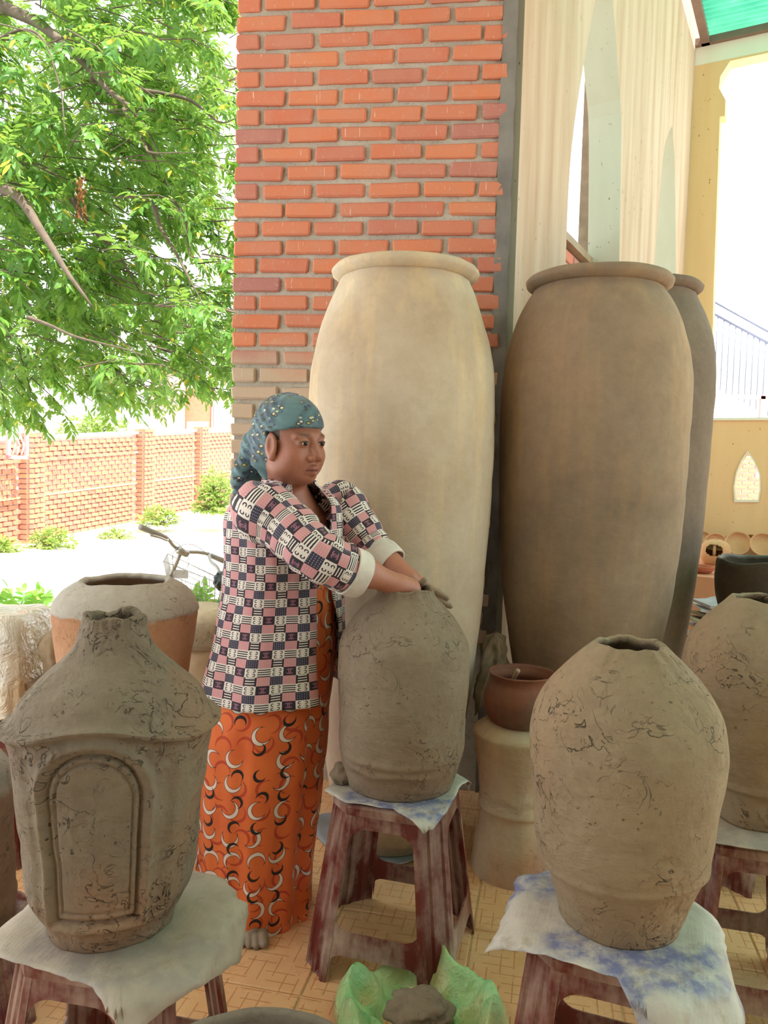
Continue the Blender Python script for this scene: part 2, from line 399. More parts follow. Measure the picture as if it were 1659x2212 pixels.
# timber window in the first arch + brick infill below its sill
win = empty('window_1', tuple(W0)); tag(win, kind='structure')
zs = wallpt(1252, 448)[1]; O1x0, O1x1 = O1[0][0], O1[-1][0]
def wl(x, y, z): return WM @ Vector((x, y, z))
mb = MB()
for (a, b, c, d) in ((O1x1 - 0.02, O1x1 + 0.05, zs, 4.9), (O1x0 - 0.05, O1x0 + 0.02, zs, 4.9)):
    mb.box(((a + b) / 2, WT + 0.035, (c + d) / 2), (b - a, 0.07, d - c), WM)
fr = mb.build('window_frame', M_wood); fr.parent = win; fr.matrix_parent_inverse = win.matrix_basis.inverted()
sl = MB().box(((O1x0 + O1x1) / 2, WT + 0.03, zs - 0.02), (O1x1 - O1x0 + 0.1, 0.12, 0.045), WM).build('window_sill', M_wood); sl.parent = win; sl.matrix_parent_inverse = win.matrix_basis.inverted()
inf = MB().box(((O1x0 + O1x1) / 2, WT + 0.07, zs / 2 - 0.03), (O1x1 - O1x0 + 0.1, 0.10, zs - 0.04), WM).build('brick_infill', M_mortar, win); inf.matrix_parent_inverse = win.matrix_basis.inverted()
zz = zs - 0.09; kk = 0
while zz > 1.75:
    xx = O1x0 + 0.1 * (kk % 2)
    while xx < O1x1 - 0.1:
        p_ = wl(xx + 0.1, WT + 0.06, zz) - Vector(W0)
        inst('brick', rng.choice(full), win, p_, math.atan2(U[1], U[0]), (1, 1.1, 1.15)); xx += 0.224
    zz -= 0.082; kk += 1
# ---- far yellow wall at the end of the arcade
W1 = W0 + U * WEND
def farpt(x, y): p = atP(x, y, W1, U) - W1; return (float(p @ E_), float(p[2]))
FM = Matrix(((E_[0], U[0], 0, W1[0]), (E_[1], U[1], 0, W1[1]), (0, 0, 1, 0), (0, 0, 0, 1)))
zrail = farpt(1600, 908)[1]; zplat = farpt(1600, 1197)[1]; FR = 5.0
op = [farpt(*p) for p in [(1540, 700), (1541, 640), (1555, 252), (1566, 250), (1567, 215), (1553, 190), (1556, 165), (1578, 122)]]
ztop_op = op[-1][1]
opening_far = [(op[0][0], zrail)] + op + [(FR - 0.4, ztop_op), (FR - 0.4, zrail)]
hole = [farpt(*p) for p in [(1589, 1080), (1587, 1050), (1592, 1022), (1602, 998), (1615, 979), (1630, 1000), (1640, 1026), (1641, 1055), (1637, 1080)]]
zband = farpt(1495, 144)[1]
farw = plate(MB(), [(-0.3, 0), (FR, 0), (FR, zband), (-0.3, zband)], [[(a, min(b, zband - 0.02)) for a, b in opening_far[:-2]] + [(FR - 0.4, zband - 0.02), (FR - 0.4, zrail)], hole], 0.16, FM).build('wall_far', M_yellow)
fix_normals(farw); tag(farw, kind='structure')
hd = MB().box((FR / 2 - 0.15, 0.08, (zband + 5.75) / 2), (FR + 0.3, 0.155, 5.75 - zband), FM).build('trim_1', M_offwhite); tag(hd, kind='structure')
# remove the strip of header that would cross the opening: the opening's head is at ztop_op above the band
rail = MB().box(((FR + op[0][0]) / 2 - 0.2, 0.08, zrail + 0.012), (FR - op[0][0], 0.2, 0.024), FM).build('trim_2', M_offwhite); tag(rail, kind='structure')
hole_rim = MB()
cen = np.mean(np.array(hole), axis=0)
big = [tuple(cen + (np.array(h_) - cen) * 1.10) for h_ in hole]
lancet = plate(MB(), big, [hole], 0.02, FM @ Matrix.Translation((0, -0.012, 0))).build('trim_3', M_offwhite); tag(fix_normals(lancet), kind='structure')
# raised platform in front of the far wall
plat = MB().box((FR / 2, -1.0, zplat / 2), (FR, 1.98, zplat), FM).build('floor_platform', plain('terracotta platform', s2l(206, 142, 108), 0.5, 0.15, 3)); tag(plat, kind='structure')
skirt_ = MB().box((FR / 2, -0.012, zplat + 0.03), (FR, 0.024, 0.06), FM).build('baseboard_far', plain('terracotta skirting', s2l(178, 112, 84), 0.6)); tag(skirt_, kind='structure')
# ---- teal corrugated roof
ZR = farpt(1505, 97)[1]
roof = empty('ceiling', tuple(W1[:2]) + (ZR,)); tag(roof, kind='structure')
v = []; f = []; nc = 560; Lr = 9.5; Wr = 6.0
for i in range(nc + 1):
    d = -Lr * i / nc
    q = 0.020 * math.sin(2 * math.pi * d / 0.076)
    for s_ in (0.12, Wr):
        p = E_ * s_ + U * d; v.append((p[0], p[1], q + 0.03))
for i in range(nc): f.append((2 * i, 2 * i + 1, 2 * i + 3, 2 * i + 2))
mk('roof_sheet', v, f, M_teal, roof, True)
RM = Matrix(((E_[0], U[0], 0, 0), (E_[1], U[1], 0, 0), (0, 0, 1, 0), (0, 0, 0, 1)))
MB().box((0.09, -Lr / 2, 0.0), (0.07, Lr, 0.06), RM).build('roof_edge_trim', M_trim, roof)
MB().box((Wr / 2, -0.03, 0.0), (Wr, 0.05, 0.06), RM).build('roof_edge_trim', M_trim, roof)
# ---- unseen roof slab added above the frame to keep sun off the terrace
shade_slab = MB().box((-0.75, 0.55, 3.66), (4.7, 5.3, 0.14)).build('shade_roof', M_offwhite); tag(shade_slab, kind='structure')
# ---- unseen wall added behind the camera, dark to cut the frontal fill light
fw_ = MB().box((0.9, -1.75, 1.9), (8.0, 0.2, 3.8)).build('fill_blocker_wall', plain('dark brown fill blocker', s2l(122, 110, 98), 0.9)); tag(fw_, kind='structure')
# ---- yard
YZ = -0.15
v = []; f = []; ys = [-14, 0, 3, 5, 8, 11, 13.3, 15, 17, 20, 26, 40, 90]; xs = [-60, -30, -18, -12, -9, -6, -4, -2, 0, 3, 8, 20, 60]
gz = lambda Y: YZ + max(0, min(Y, 20) - 13.3) * 0.05
for Y in ys:
    for X in xs: v.append((X, Y, gz(Y)))
n = len(xs)
for j in range(len(ys) - 1):
    for i in range(n - 1): f.append((j * n + i, j * n + i + 1, (j + 1) * n + i + 1, (j + 1) * n + i))
yard = mk('floor_yard', v, f, M_yard, None, True); tag(yard, kind='structure')
# ================================================================== CLAY
G1, G2, G3 = s2l(140, 122, 98), s2l(120, 102, 80), s2l(150, 120, 92)
M_cream = clay('cream dried clay', s2l(202, 188, 166), s2l(186, 166, 140), s2l(176, 152, 126), crack=0.12, scale=0.6, bump=0.22, streak=0.8, pits=0.15)
M_greyjar = clay('grey brown dried clay', s2l(150, 130, 108), s2l(124, 106, 88), s2l(162, 134, 108), crack=0.1, scale=0.6, bump=0.3, streak=0.5, pits=0.15)
M_greyjar2 = clay('darker dried clay', s2l(126, 108, 92), s2l(104, 90, 78), s2l(116, 98, 84), crack=0.2, scale=0.7, bump=0.25, pits=0.2)
M_wet = clay('damp grey clay', s2l(142, 128, 108), s2l(122, 106, 88), s2l(136, 114, 92), crack=0.9, bump=0.8)
M_wet2 = clay('drying grey clay', s2l(152, 134, 108), s2l(130, 110, 86), s2l(158, 130, 100), crack=1.0, bump=0.85)
M_kiln = clay('kiln clay', s2l(128, 116, 98), s2l(108, 94, 78), s2l(146, 114, 88), crack=1.0, bump=1.0, scale=1.2, pits=0.9)
M_dark = clay('dark wet clay', s2l(88, 78, 66), s2l(70, 62, 54), None, rough=0.5, crack=0.4, bump=0.4)
M_terra = clay('smoked terracotta', s2l(140, 90, 70), s2l(112, 78, 66), s2l(116, 100, 88), rough=0.7, crack=0.05, bump=0.12, pits=0.1)
M_stand = clay('dusty stand clay', s2l(206, 190, 164), s2l(186, 162, 134), s2l(190, 148, 120), crack=0.4, bump=0.45, streak=0.7)
M_bowl = clay('fired bowl clay', s2l(206, 160, 118), s2l(186, 136, 98), None, crack=0.1, bump=0.15)
def thing_at(o, x, y, z=0): o.location = (x, y, z); return o
def base0(prof): z0 = prof[0][1]; return [(r, z - z0) for r, z in prof]
def lip(prof, out, h):
    """rolled rim: profile points appended to the neck"""
    r, z = prof[-1]
    return prof + [(r + out * 0.55, z + h * 0.15), (r + out, z + h * 0.5), (r + out * 0.8, z + h * 0.9), (r + out * 0.3, z + h)]
SEAT = 0.462      # stool height
# ---- tall jars
def tall_jar(name, Y, rows, mat, label, seed, n=7):
    X, p = prof_px(Y, rows, 0)
    p[0] = (p[0][0], 0.0)
    p = [p[0]] + [(p[0][0] + 0.008, 0.02)] + p[1:]
    neck = p[-1]
    rim = lip(p, 0.030, 0.045)
    o = empty(name, (X, Y, 0)); tag(o, label, 'jar', 'tall storage jars against the pillar')
    body = lathe('jar_body', p, mat, o, seg=120, n=n, noise_amp=0.0045, noise_scale=5, seed=seed, close_in=0.06, thick=0.02)
    r0, z0 = neck
    rr = [(r0 - 0.010, z0 - 0.012), (r0 + 0.012, z0 - 0.004), (r0 + 0.030, z0 + 0.010), (r0 + 0.034, z0 + 0.024), (r0 + 0.024, z0 + 0.036), (r0 + 0.004, z0 + 0.038), (r0 - 0.016, z0 + 0.030)]
    v = []; f = []; sg = 120; nn = len(rr)
    for k in range(sg):
        th = 2 * math.pi * k / sg
        for r, z in rr: q = r + 0.002 * N3(math.cos(th) * 3 + seed, math.sin(th) * 3, z * 9); v.append((q * math.cos(th), q * math.sin(th), z + 0.003 * N3(math.cos(th) * 2, math.sin(th) * 2, seed)))
    for k in range(sg):
        for j in range(nn - 1): f.append((k * nn + j, ((k + 1) % sg) * nn + j, ((k + 1) % sg) * nn + j + 1, k * nn + j + 1))
        f.append((k * nn + nn - 1, ((k + 1) % sg) * nn + nn - 1, ((k + 1) % sg) * nn, k * nn))
    mk('rim', v, f, mat, o, True)
    return o
J1 = tall_jar('tall_jar', 2.75, [(1864, 748, 945), (1760, 730, 968), (1640, 716, 1000), (1500, 700, 1030), (1380, 690, 1050), (1250, 680, 1060), (1080, 670, 1066), (930, 664, 1066), (840, 664, 1064), (770, 671, 1053), (720, 682, 1040), (670, 700, 1024), (640, 712, 1013), (620, 720, 1003), (610, 722, 1000)], M_cream, 'tall cream coloured clay jar standing behind the woman and the plastic stool', 1)
J2 = tall_jar('tall_jar', 2.86, [(1760, 1168, 1376), (1640, 1150, 1395), (1500, 1130, 1415), (1380, 1105, 1440), (1250, 1085, 1462), (1080, 1072, 1477), (930, 1070, 1486), (840, 1074, 1488), (775, 1083, 1484), (730, 1094, 1474), (690, 1110, 1462), (655, 1130, 1445), (636, 1142, 1430), (626, 1145, 1426)], M_greyjar, 'tall greyish brown clay jar with pale neck, between the cream jar and the rearmost jar', 2)
J3 = tall_jar('tall_jar', 3.62, [(1590, 1262, 1440), (1450, 1240, 1475), (1300, 1228, 1503), (1150, 1222, 1525), (1000, 1218, 1537), (900, 1216, 1543), (800, 1217, 1545), (745, 1222, 1538), (700, 1238, 1525), (665, 1254, 1508), (645, 1262, 1497), (637, 1264, 1494)], M_greyjar2, 'tall dark clay jar mostly hidden behind the greyish brown jar', 3)
# ---- plastic stools
def mat_stool():
    m = M_('maroon plastic stool')
    c = m.mix(m.rng(m.noise(5, 4), 0.35, 0.65), s2l(112, 42, 36), s2l(92, 34, 32))
    st = m.noise(1, 4, 0.65, vec=m.mapping((16, 16, 3.6)))
    dust = m.rng(m.math('ADD', m.math('MULTIPLY', st, 0.6), m.math('MULTIPLY', m.noise(9, 4, 0.7), 0.5)), 0.46, 0.68, 0, 0.85)
    c = m.mix(dust, c, s2l(186, 164, 144))
    return m.done(c, m.rng(dust, 0, 1, 0.3, 0.75), m.bump(m.noise(60, 3), 0.08, 0.003))
M_stool = mat_stool()
def stool_template():
    """meshes of a square plastic stool, side panels between chamfered fluted legs"""
    H = SEAT; top, bot = 0.138, 0.190          # half widths at seat / floor
    ch_t, ch_b = 0.054, 0.062                  # chamfer run at corners
    hw = lambda z: bot + (top - bot) * z / H
    chm = lambda z: ch_b + (ch_t - ch_b) * z / H
    out = {}
    # seat: rounded square slab with a shallow lip
    def ring(a, c, z, n=3):
        pts = []
        for q in range(4):
            for t in range(n + 1):
                # chamfered corner with slight rounding
                p0 = Vector((a, -a + c)); p1 = Vector((a, a - c))
                pass
        base = [(a, -a + c), (a, a - c), (a - c, a), (-a + c, a), (-a, a - c), (-a, -a + c), (-a + c, -a), (a - c, -a)]
        return [(x, y, z) for x, y in base]
    v = []; f = []
    for a, c, z in ((top + .004, ch_t, H - 0.03), (top + .004, ch_t, H - 0.010), (top - .002, ch_t, H - 0.002), (top - 0.02, ch_t - .004, H), (top - 0.03, ch_t - .008, H - 0.004)): v += ring(a, c, z)
    for j in range(4):
        for k in range(8): f.append((j * 8 + k, j * 8 + (k + 1) % 8, (j + 1) * 8 + (k + 1) % 8, (j + 1) * 8 + k))
    f.append(tuple(range(32, 40)))
    me = bpy.data.meshes.new('seat'); me.from_pydata(v, [], f); me.materials.append(M_stool); out['seat'] = me
    # leg at the corner (+,+): chamfer plate with flutes and two returns, lofted from floor to seat
    ret = 0.013
    v = []; f = []; t = 0.004; zz = [0.0, 0.012, 0.13, 0.25, 0.36, H - 0.012]
    for z in zz:
        a, c = hw(z), chm(z); fl = 0.006 if 0.005 < z < 0.45 else 0.003
        k_ = 1.15 if z < 0.005 else 1
        pl = []
        A = Vector((a, a - c - ret)); B = Vector((a, a - c)); C = Vector((a - c, a)); D = Vector((a - c - ret, a)); d = Vector((1, 1)).normalized()
        pl = [A, B]
        for q, off in ((.12, 0), (.18, -fl), (.34, -fl), (.40, 0), (.60, 0), (.66, -fl), (.82, -fl), (.88, 0)): pl.append(B.lerp(C, q) + d * off)
        pl += [C, D]
        inn = [p - d * t for p in pl]; inn[0] = A + Vector((-t, 0)); inn[-1] = D + Vector((0, -t)); inn[1] = B + Vector((-t, -t * .4)); inn[-2] = C + Vector((-t * .4, -t))
        v += [(p.x, p.y, z) for p in pl + inn[::-1]]
    m_ = 24
    m_ = len(v) // len(zz)
    for j in range(len(zz) - 1):
        for k in range(m_): f.append((j * m_ + k, j * m_ + (k + 1) % m_, (j + 1) * m_ + (k + 1) % m_, (j + 1) * m_ + k))
    f.append(tuple(range(m_))[::-1]); f.append(tuple((len(zz) - 1) * m_ + k for k in range(m_)))
    me = bpy.data.meshes.new('leg'); me.from_pydata(v, [], f); me.materials.append(M_stool); out['leg'] = me
    # side panels on the face x=+hw(z): apron (below seat) and rail, with filleted inner corners; param (y,z)
    def panel(name, poly):
        n = len(poly); v = []
        for s_ in (0, 1):
            for y, z in poly: v.append((hw(z) - 0.0006 - s_ * 0.004, y, z))
        f = [tuple(range(n)), tuple(range(2 * n - 1, n - 1, -1))] + [(i, i + n, (i + 1) % n + n, (i + 1) % n) for i in range(n)]
        # tessellate the big n-gons
        tri = tessellate_polygon([[Vector((y, z, 0)) for y, z in poly]])
        f = [tuple(t_) for t_ in tri] + [tuple(q + n for q in t_[::-1]) for t_ in tri] + f[2:]
        me = bpy.data.meshes.new(name); me.from_pydata(v, [], f); me.materials.append(M_stool)
        b = bmesh.new(); b.from_mesh(me); bmesh.ops.recalc_face_normals(b, faces=b.faces); b.to_mesh(me); b.free(); return me
    e = lambda z: hw(z) - chm(z) - ret + 0.002
    def fillet(y0, z0, sy, sz, r, n=5):   # concave corner points at (y0,z0) opening towards (sy,sz)
        return [(y0 + sy * r * (1 - math.cos(t_)), z0 + sz * r * (1 - math.sin(t_))) for t_ in [math.pi / 2 * k / n for k in range(n + 1)]]
    za = H - 0.062; ap = [(-e(H - .012), H - 0.012), (-e(za), za - 0.045)]
    y0 = e(za)
    ap += [(-y0 + 0.04 * (1 - math.cos(t_)), za - 0.04 + 0.04 * math.sin(t_)) for t_ in [math.pi / 2 * k / 6 for k in range(7)]]
    ap += [(y0 - 0.04 * (1 - math.cos(t_)), za - 0.04 + 0.04 * math.sin(t_)) for t_ in [math.pi / 2 * k / 6 for k in range(6, -1, -1)]]
    ap += [(e(za), za - 0.045), (e(H - .012), H - 0.012)]
    out['apron'] = panel('apron', ap)
    zt, zb = 0.135, 0.075; rl = []
    yt = e(zt); yb = e(zb)
    rl += [(-yt, zt + 0.04)] + [(-yt + 0.035 * (1 - math.cos(t_)), zt + 0.035 - 0.035 * math.sin(t_)) for t_ in [math.pi / 2 * k / 5 for k in range(6)]]
    rl += [(yt - 0.035 * (1 - math.cos(t_)), zt + 0.035 - 0.035 * math.sin(t_)) for t_ in [math.pi / 2 * k / 5 for k in range(5, -1, -1)]] + [(yt, zt + 0.04)]
    rl += [(yb, zb - 0.06)] + [(yb - 0.028 * (1 - math.cos(t_)), zb - 0.028 + 0.028 * math.sin(t_)) for t_ in [math.pi / 2 * k / 5 for k in range(6)]]
    rl += [(-yb + 0.028 * (1 - math.cos(t_)), zb - 0.028 + 0.028 * math.sin(t_)) for t_ in [math.pi / 2 * k / 5 for k in range(5, -1, -1)]] + [(-yb, zb - 0.06)]
    out['rail'] = panel('rail', rl)
    return out
STM = stool_template()
def stool(x, y, rz, label, sc=1.0, group='maroon plastic stools'):
    o = empty('plastic_stool', (x, y, 0.001), rz); tag(o, label, 'stool', group)
    inst('seat', STM['seat'], o, (0, 0, 0))
    for q in range(4):
        inst('leg', STM['leg'], o, (0, 0, 0), q * math.pi / 2)
        inst('apron', STM['apron'], o, (0, 0, 0), q * math.pi / 2)
        inst('rail', STM['rail'], o, (0, 0, 0), q * math.pi / 2)
    o.scale = (sc, sc, 1)
    return o
SR = math.radians(-16)
S1x, S1y = 0.06, 2.10
stool(S1x, S1y, SR, 'dusty maroon plastic stool carrying the pot the woman shapes', 1.10)
S2x, S2y = -0.49, 1.44
stool(S2x, S2y, math.radians(-11), 'maroon plastic stool under the kiln with an arched door, front left', 1.08)
S3x, S3y = 0.475, 1.475
stool(S3x, S3y, math.radians(-20), 'maroon plastic stool under the large narrow-mouthed pot, front right', 1.06)
S4x, S4y = 0.955, 1.93
stool(S4x, S4y, math.radians(-14), 'maroon plastic stool under the pot cut by the right edge of the frame')
S5x, S5y = 1.36, 2.56
stool(S5x, S5y, math.radians(-10), 'maroon plastic stool farther back under the second pot by the right edge')
S6x, S6y = -0.775, 2.26
stool(S6x, S6y, math.radians(8), 'maroon plastic stool under the orange pot with a grey mouth')
# ---- sheets on stools
def mat_sack(name, base, blue, amt):
    m = M_(name)
    c = m.mix(m.rng(m.noise(7, 4, 0.65), 0.35, 0.7), base, tuple(q * 0.72 for q in base[:3]) + (1,))
    patch = m.math('MULTIPLY', m.rng(m.noise(4.2, 2, 0.4), 0.5, 0.56), m.rng(m.noise(24, 4, 0.7), 0.36, 0.6))
    c = m.mix(m.math('MULTIPLY', patch, amt), c, blue)
    c = m.mix(m.rng(m.noise(18, 4, 0.7), 0.55, 0.72, 0, 0.7), c, s2l(150, 132, 108))
    return m.done(c, 0.6, m.bump(m.math('ADD', m.noise(18, 4), m.math('MULTIPLY', m.noise(1, 2, vec=m.mapping((160, 20, 20))), 0.3)), 0.4, 0.008))
M_sackb = mat_sack('printed cement sack', s2l(206, 200, 188), s2l(98, 106, 154), 0.85)
M_sackg = mat_sack('grey woven sack', s2l(184, 170, 152), s2l(120, 118, 122), 0.4)
def sheet(name, label, x, y, rz, pts, mat, seed, top=SEAT, half=0.152, fall=0.9, amp=0.004, cat='sheet', group='sacks spread on the stools', curl=None):
    """pts: outline polygon in stool-local xy; inside the seat lies flat, outside droops"""
    n = len(pts); cx = sum(p[0] for p in pts) / n; cy = sum(p[1] for p in pts) / n
    out = []; K = 12
    # densify the outline with ragged edge
    for i in range(n):
        a = np.array(pts[i]); b = np.array(pts[(i + 1) % n])
        for k in range(K):
            q = a + (b - a) * k / K; q = q + 0.004 * np.array([N3(q[0] * 40, q[1] * 40, seed), N3(q[0] * 40, q[1] * 40, seed + 7)]); out.append(q)
    R = 16; v = [(cx, cy, 0)]; f = []; m_ = len(out); uv = []
    for j in range(1, R + 1):
        for q in out:
            p = np.array([cx, cy]) + (q - np.array([cx, cy])) * j / R; v.append((p[0], p[1], 0))
    for k in range(m_): f.append((0, 1 + k, 1 + (k + 1) % m_))
    for j in range(R - 1):
        for k in range(m_):
            a = 1 + j * m_ + k; b = 1 + j * m_ + (k + 1) % m_; f.append((a, a + m_, b + m_, b))
    vv = []
    for (px, py, _) in v:
        # distance outside of the seat (octagon)
        d = max(abs(px) - half, abs(py) - half, (abs(px) + abs(py)) * 0.7071 - (2 * half - 0.062) * 0.7071 + 0.0)
        z = 0.005 + amp * 0.6 * abs(N3(px * 22, py * 22, seed))
        if d > 0:
            # bend downwards: arc then hang
            k = d * fall; ang = min(k / 0.05, 1.0) * 1.15
            run = 0.05 * math.sin(min(ang, 1.15)) + max(0, d - 0.058) * math.cos(1.15) if d > 0.058 else d * 0.93
            drop = 0.5 * d * d / 0.06 if d < 0.058 else 0.028 + (d - 0.058) * 0.85
            s_ = run / max(d, 1e-6); L = math.hypot(px, py); nx, ny = px / L, py / L
            px -= nx * (d - run); py -= ny * (d - run)
            z -= drop * fall
            z += amp * 2.2 * N3(px * 16, py * 16, seed + 3) * min(1, d * 15)
        vv.append((px, py, z))
    o = mk(name, vv, f, mat, None, True); o.location = (x, y, top); o.rotation_euler[2] = rz
    solid(o, 0.0012, 1.0); tag(o, label, cat, group); return o
def to_local(px, py, x, y, rz, z=SEAT):
    p = atZ(px, py, z); dx, dy = p[0] - x, p[1] - y; c, s_ = math.cos(-rz), math.sin(-rz)
    return (dx * c - dy * s_, dx * s_ + dy * c)
sheet('cement_sack_sheet', 'white sack sheet with a blue printed corner under the pot being shaped', S1x, S1y, SR, [(-0.185, -0.10), (-0.10, -0.16), (0.03, -0.158), (0.13, -0.215), (0.165, -0.12), (0.17, 0.05), (0.2, 0.17), (0.10, 0.155), (-0.13, 0.16), (-0.17, 0.06)], M_sackb, 3)
sheet('cement_sack_sheet', 'blue printed sack sheet hanging over the front right stool', S3x, S3y, math.radians(-20), [(-0.27, -0.13), (-0.12, -0.165), (0.02, -0.18), (0.12, -0.33), (0.235, -0.30), (0.28, -0.10), (0.20, 0.10), (0.10, 0.20), (-0.20, 0.17), (-0.235, 0.02)], M_sackb, 11, half=0.16, amp=0.007)
sheet('woven_sack_sheet', 'grey woven sack sheet under the kiln with an arched door', S2x, S2y, math.radians(-11), [(-0.33, -0.12), (-0.12, -0.165), (0.06, -0.19), (0.16, -0.26), (0.23, -0.12), (0.29, 0.03), (0.20, 0.19), (0.02, 0.21), (-0.2, 0.2), (-0.34, 0.12)], M_sackg, 19, half=0.165, amp=0.006)
sheet('woven_sack_sheet', 'pale grey sack sheet under the pot cut by the right edge', S4x, S4y, math.radians(-14), [(-0.20, -0.145), (-0.02, -0.16), (0.16, -0.155), (0.19, 0.05), (0.15, 0.16), (-0.15, 0.16), (-0.19, 0.02)], M_sackg, 23)
ZS = SEAT + 0.008
# ---- pot being shaped
X, p = prof_px(2.12, [(1700, 760, 984), (1680, 752, 990), (1650, 742, 997), (1625, 735, 1002), (1600, 733, 1004), (1540, 729, 1005), (1470, 723, 1006), (1410, 724, 1004), (1380, 735, 998), (1350, 756, 982), (1325, 782, 962), (1305, 806, 944), (1294, 815, 938), (1286, 818, 936)], 0)
p = base0(p)
def belt_lump(th, z):     # unfinished strip of clay on the front
    d = (th + math.pi * 0.58 + math.pi) % (2 * math.pi) - math.pi
    g = max(0, 1 - abs(d) / 0.9)
    return 0.007 * min(1, g * 3) * math.exp(-((z - 0.072 - 0.004 * math.sin(th * 7)) / 0.010) ** 2) + 0.005 * min(1, g * 4) * math.exp(-((z - 0.098) / 0.008) ** 2)
pot = lathe('unfinished_pot', p, M_wet, None, 140, 6, 0.004, 8, 0.010, 0.010, 4, lump=belt_lump, close_in=0.2)
thing_at(pot, X, 2.12, ZS); tag(pot, 'grey clay pot with narrow mouth under the hands of the woman', 'pot', 'unfinished clay pots'); POTX, POTRIM = X, ZS + p[-1][1]
# ---- pot front right
X, p = prof_px(1.49, [(2062, 1222, 1482), (2040, 1215, 1490), (2000, 1200, 1508), (1955, 1178, 1522), (1915, 1152, 1530), (1880, 1145, 1534), (1800, 1140, 1545), (1740, 1132, 1556), (1690, 1128, 1563), (1650, 1134, 1560), (1620, 1146, 1553), (1580, 1172, 1534), (1545, 1205, 1508), (1515, 1240, 1478), (1496, 1262, 1455), (1482, 1275, 1432)], 0)
p = base0(p)
def lump_r(th, z): return 0.006 * math.exp(-((z - 0.118 - 0.012 * math.cos(th + 0.6)) / 0.007) ** 2)
pot = lathe('unfinished_pot', p, M_wet2, None, 150, 6, 0.004, 7, 0.009, 0.010, 9, lump=lump_r, close_in=0.22)
thing_at(pot, X, 1.49, ZS); tag(pot, 'large egg-shaped clay pot with cracked shoulder on the blue printed sack', 'pot', 'unfinished clay pots')
# ---- pots at the right edge
X, p = prof_px(1.95, [(1828, 1560, 1725), (1800, 1553, 1732), (1760, 1548, 1738), (1745, 1540, 1744), (1690, 1515, 1765), (1640, 1490, 1785), (1580, 1462, 1808), (1530, 1452, 1818), (1480, 1460, 1812), (1440, 1480, 1795), (1400, 1515, 1762), (1372, 1548, 1732), (1358, 1566, 1716)], 0)
p = base0(p)
pot = lathe('unfinished_pot', p, M_wet2, None, 130, 6, 0.005, 7, 0.008, 0.010, 14, lump=lambda th, z: 0.008 * math.exp(-((z - 0.10) / 0.008) ** 2), close_in=0.2)
thing_at(pot, X, 1.95, ZS); tag(pot, 'cracked pale clay pot cut off by the right edge, nearest in its row', 'pot', 'unfinished clay pots')
X, p = prof_px(2.58, [(1580, 1570, 1760), (1520, 1545, 1790), (1450, 1518, 1815), (1400, 1518, 1815), (1360, 1530, 1800), (1320, 1552, 1775), (1295, 1572, 1752), (1283, 1584, 1740)], 0)
p = base0(p)
pot = lathe('unfinished_pot', p, M_wet, None, 110, 6, 0.004, 7, 0.008, 0.010, 21, close_in=0.18)
thing_at(pot, X, 2.58, ZS); tag(pot, 'smooth grey clay pot second in the row at the right edge', 'pot', 'unfinished clay pots'); P5 = (X, 2.58)
X, p = prof_px(3.25, [(1330, 1560, 1780), (1312, 1550, 1790), (1270, 1543, 1798), (1225, 1543, 1800), (1212, 1546, 1798)], 0)
PZ = p[0][1]; p = base0(p)
pot = lathe('wide_dark_pot', p, M_dark, None, 110, 6, 0.003, 7, 0.012, 0.02, 25, close_in=0.12)
thing_at(pot, X, 3.25, PZ); tag(pot, 'dark wet straight-sided clay pot at the right edge before the far wall', 'pot')
# its stand: a stack of two upturned rings of clay
st = lathe('clay_pedestal', [(0.19, 0), (0.195, 0.02), (0.165, PZ * 0.45), (0.17, PZ * 0.55), (0.19, PZ - 0.03), (0.185, PZ - 0.02)], M_stand, None, 64, 5, 0.004, 6, 0, 0.02, 31, close_in=0.02)
thing_at(st, X, 3.25, 0); tag(st, 'clay pedestal carrying the dark wet pot', 'pedestal')
# ---- orange pot with grey mouth
X, p = prof_px(2.26, [(1660, 165, 372), (1620, 158, 378), (1560, 148, 390), (1500, 132, 404), (1420, 117, 417), (1370, 110, 424), (1345, 108, 425), (1325, 115, 420), (1305, 132, 405), (1292, 150, 385), (1284, 166, 368)], 0)
p = base0(p); hz = p[-1][1]
M_orange = clay('orange dried clay with grey top', s2l(184, 140, 106), s2l(168, 120, 88), s2l(168, 160, 146), crack=0.6, bump=0.5, grad=(hz - 0.085, hz - 0.078), pits=0.8)
pot = lathe('wide_mouth_pot', p, M_orange, None, 130, 6, 0.004, 7, 0.008, 0.022, 33, close_in=0.2, lump=lambda th, z: 0.004 * (1 if z > hz - 0.08 else 0))
thing_at(pot, X, 2.26, SEAT + 0.002); tag(pot, 'wide-mouthed orange clay pot with a grey clay rim', 'pot')
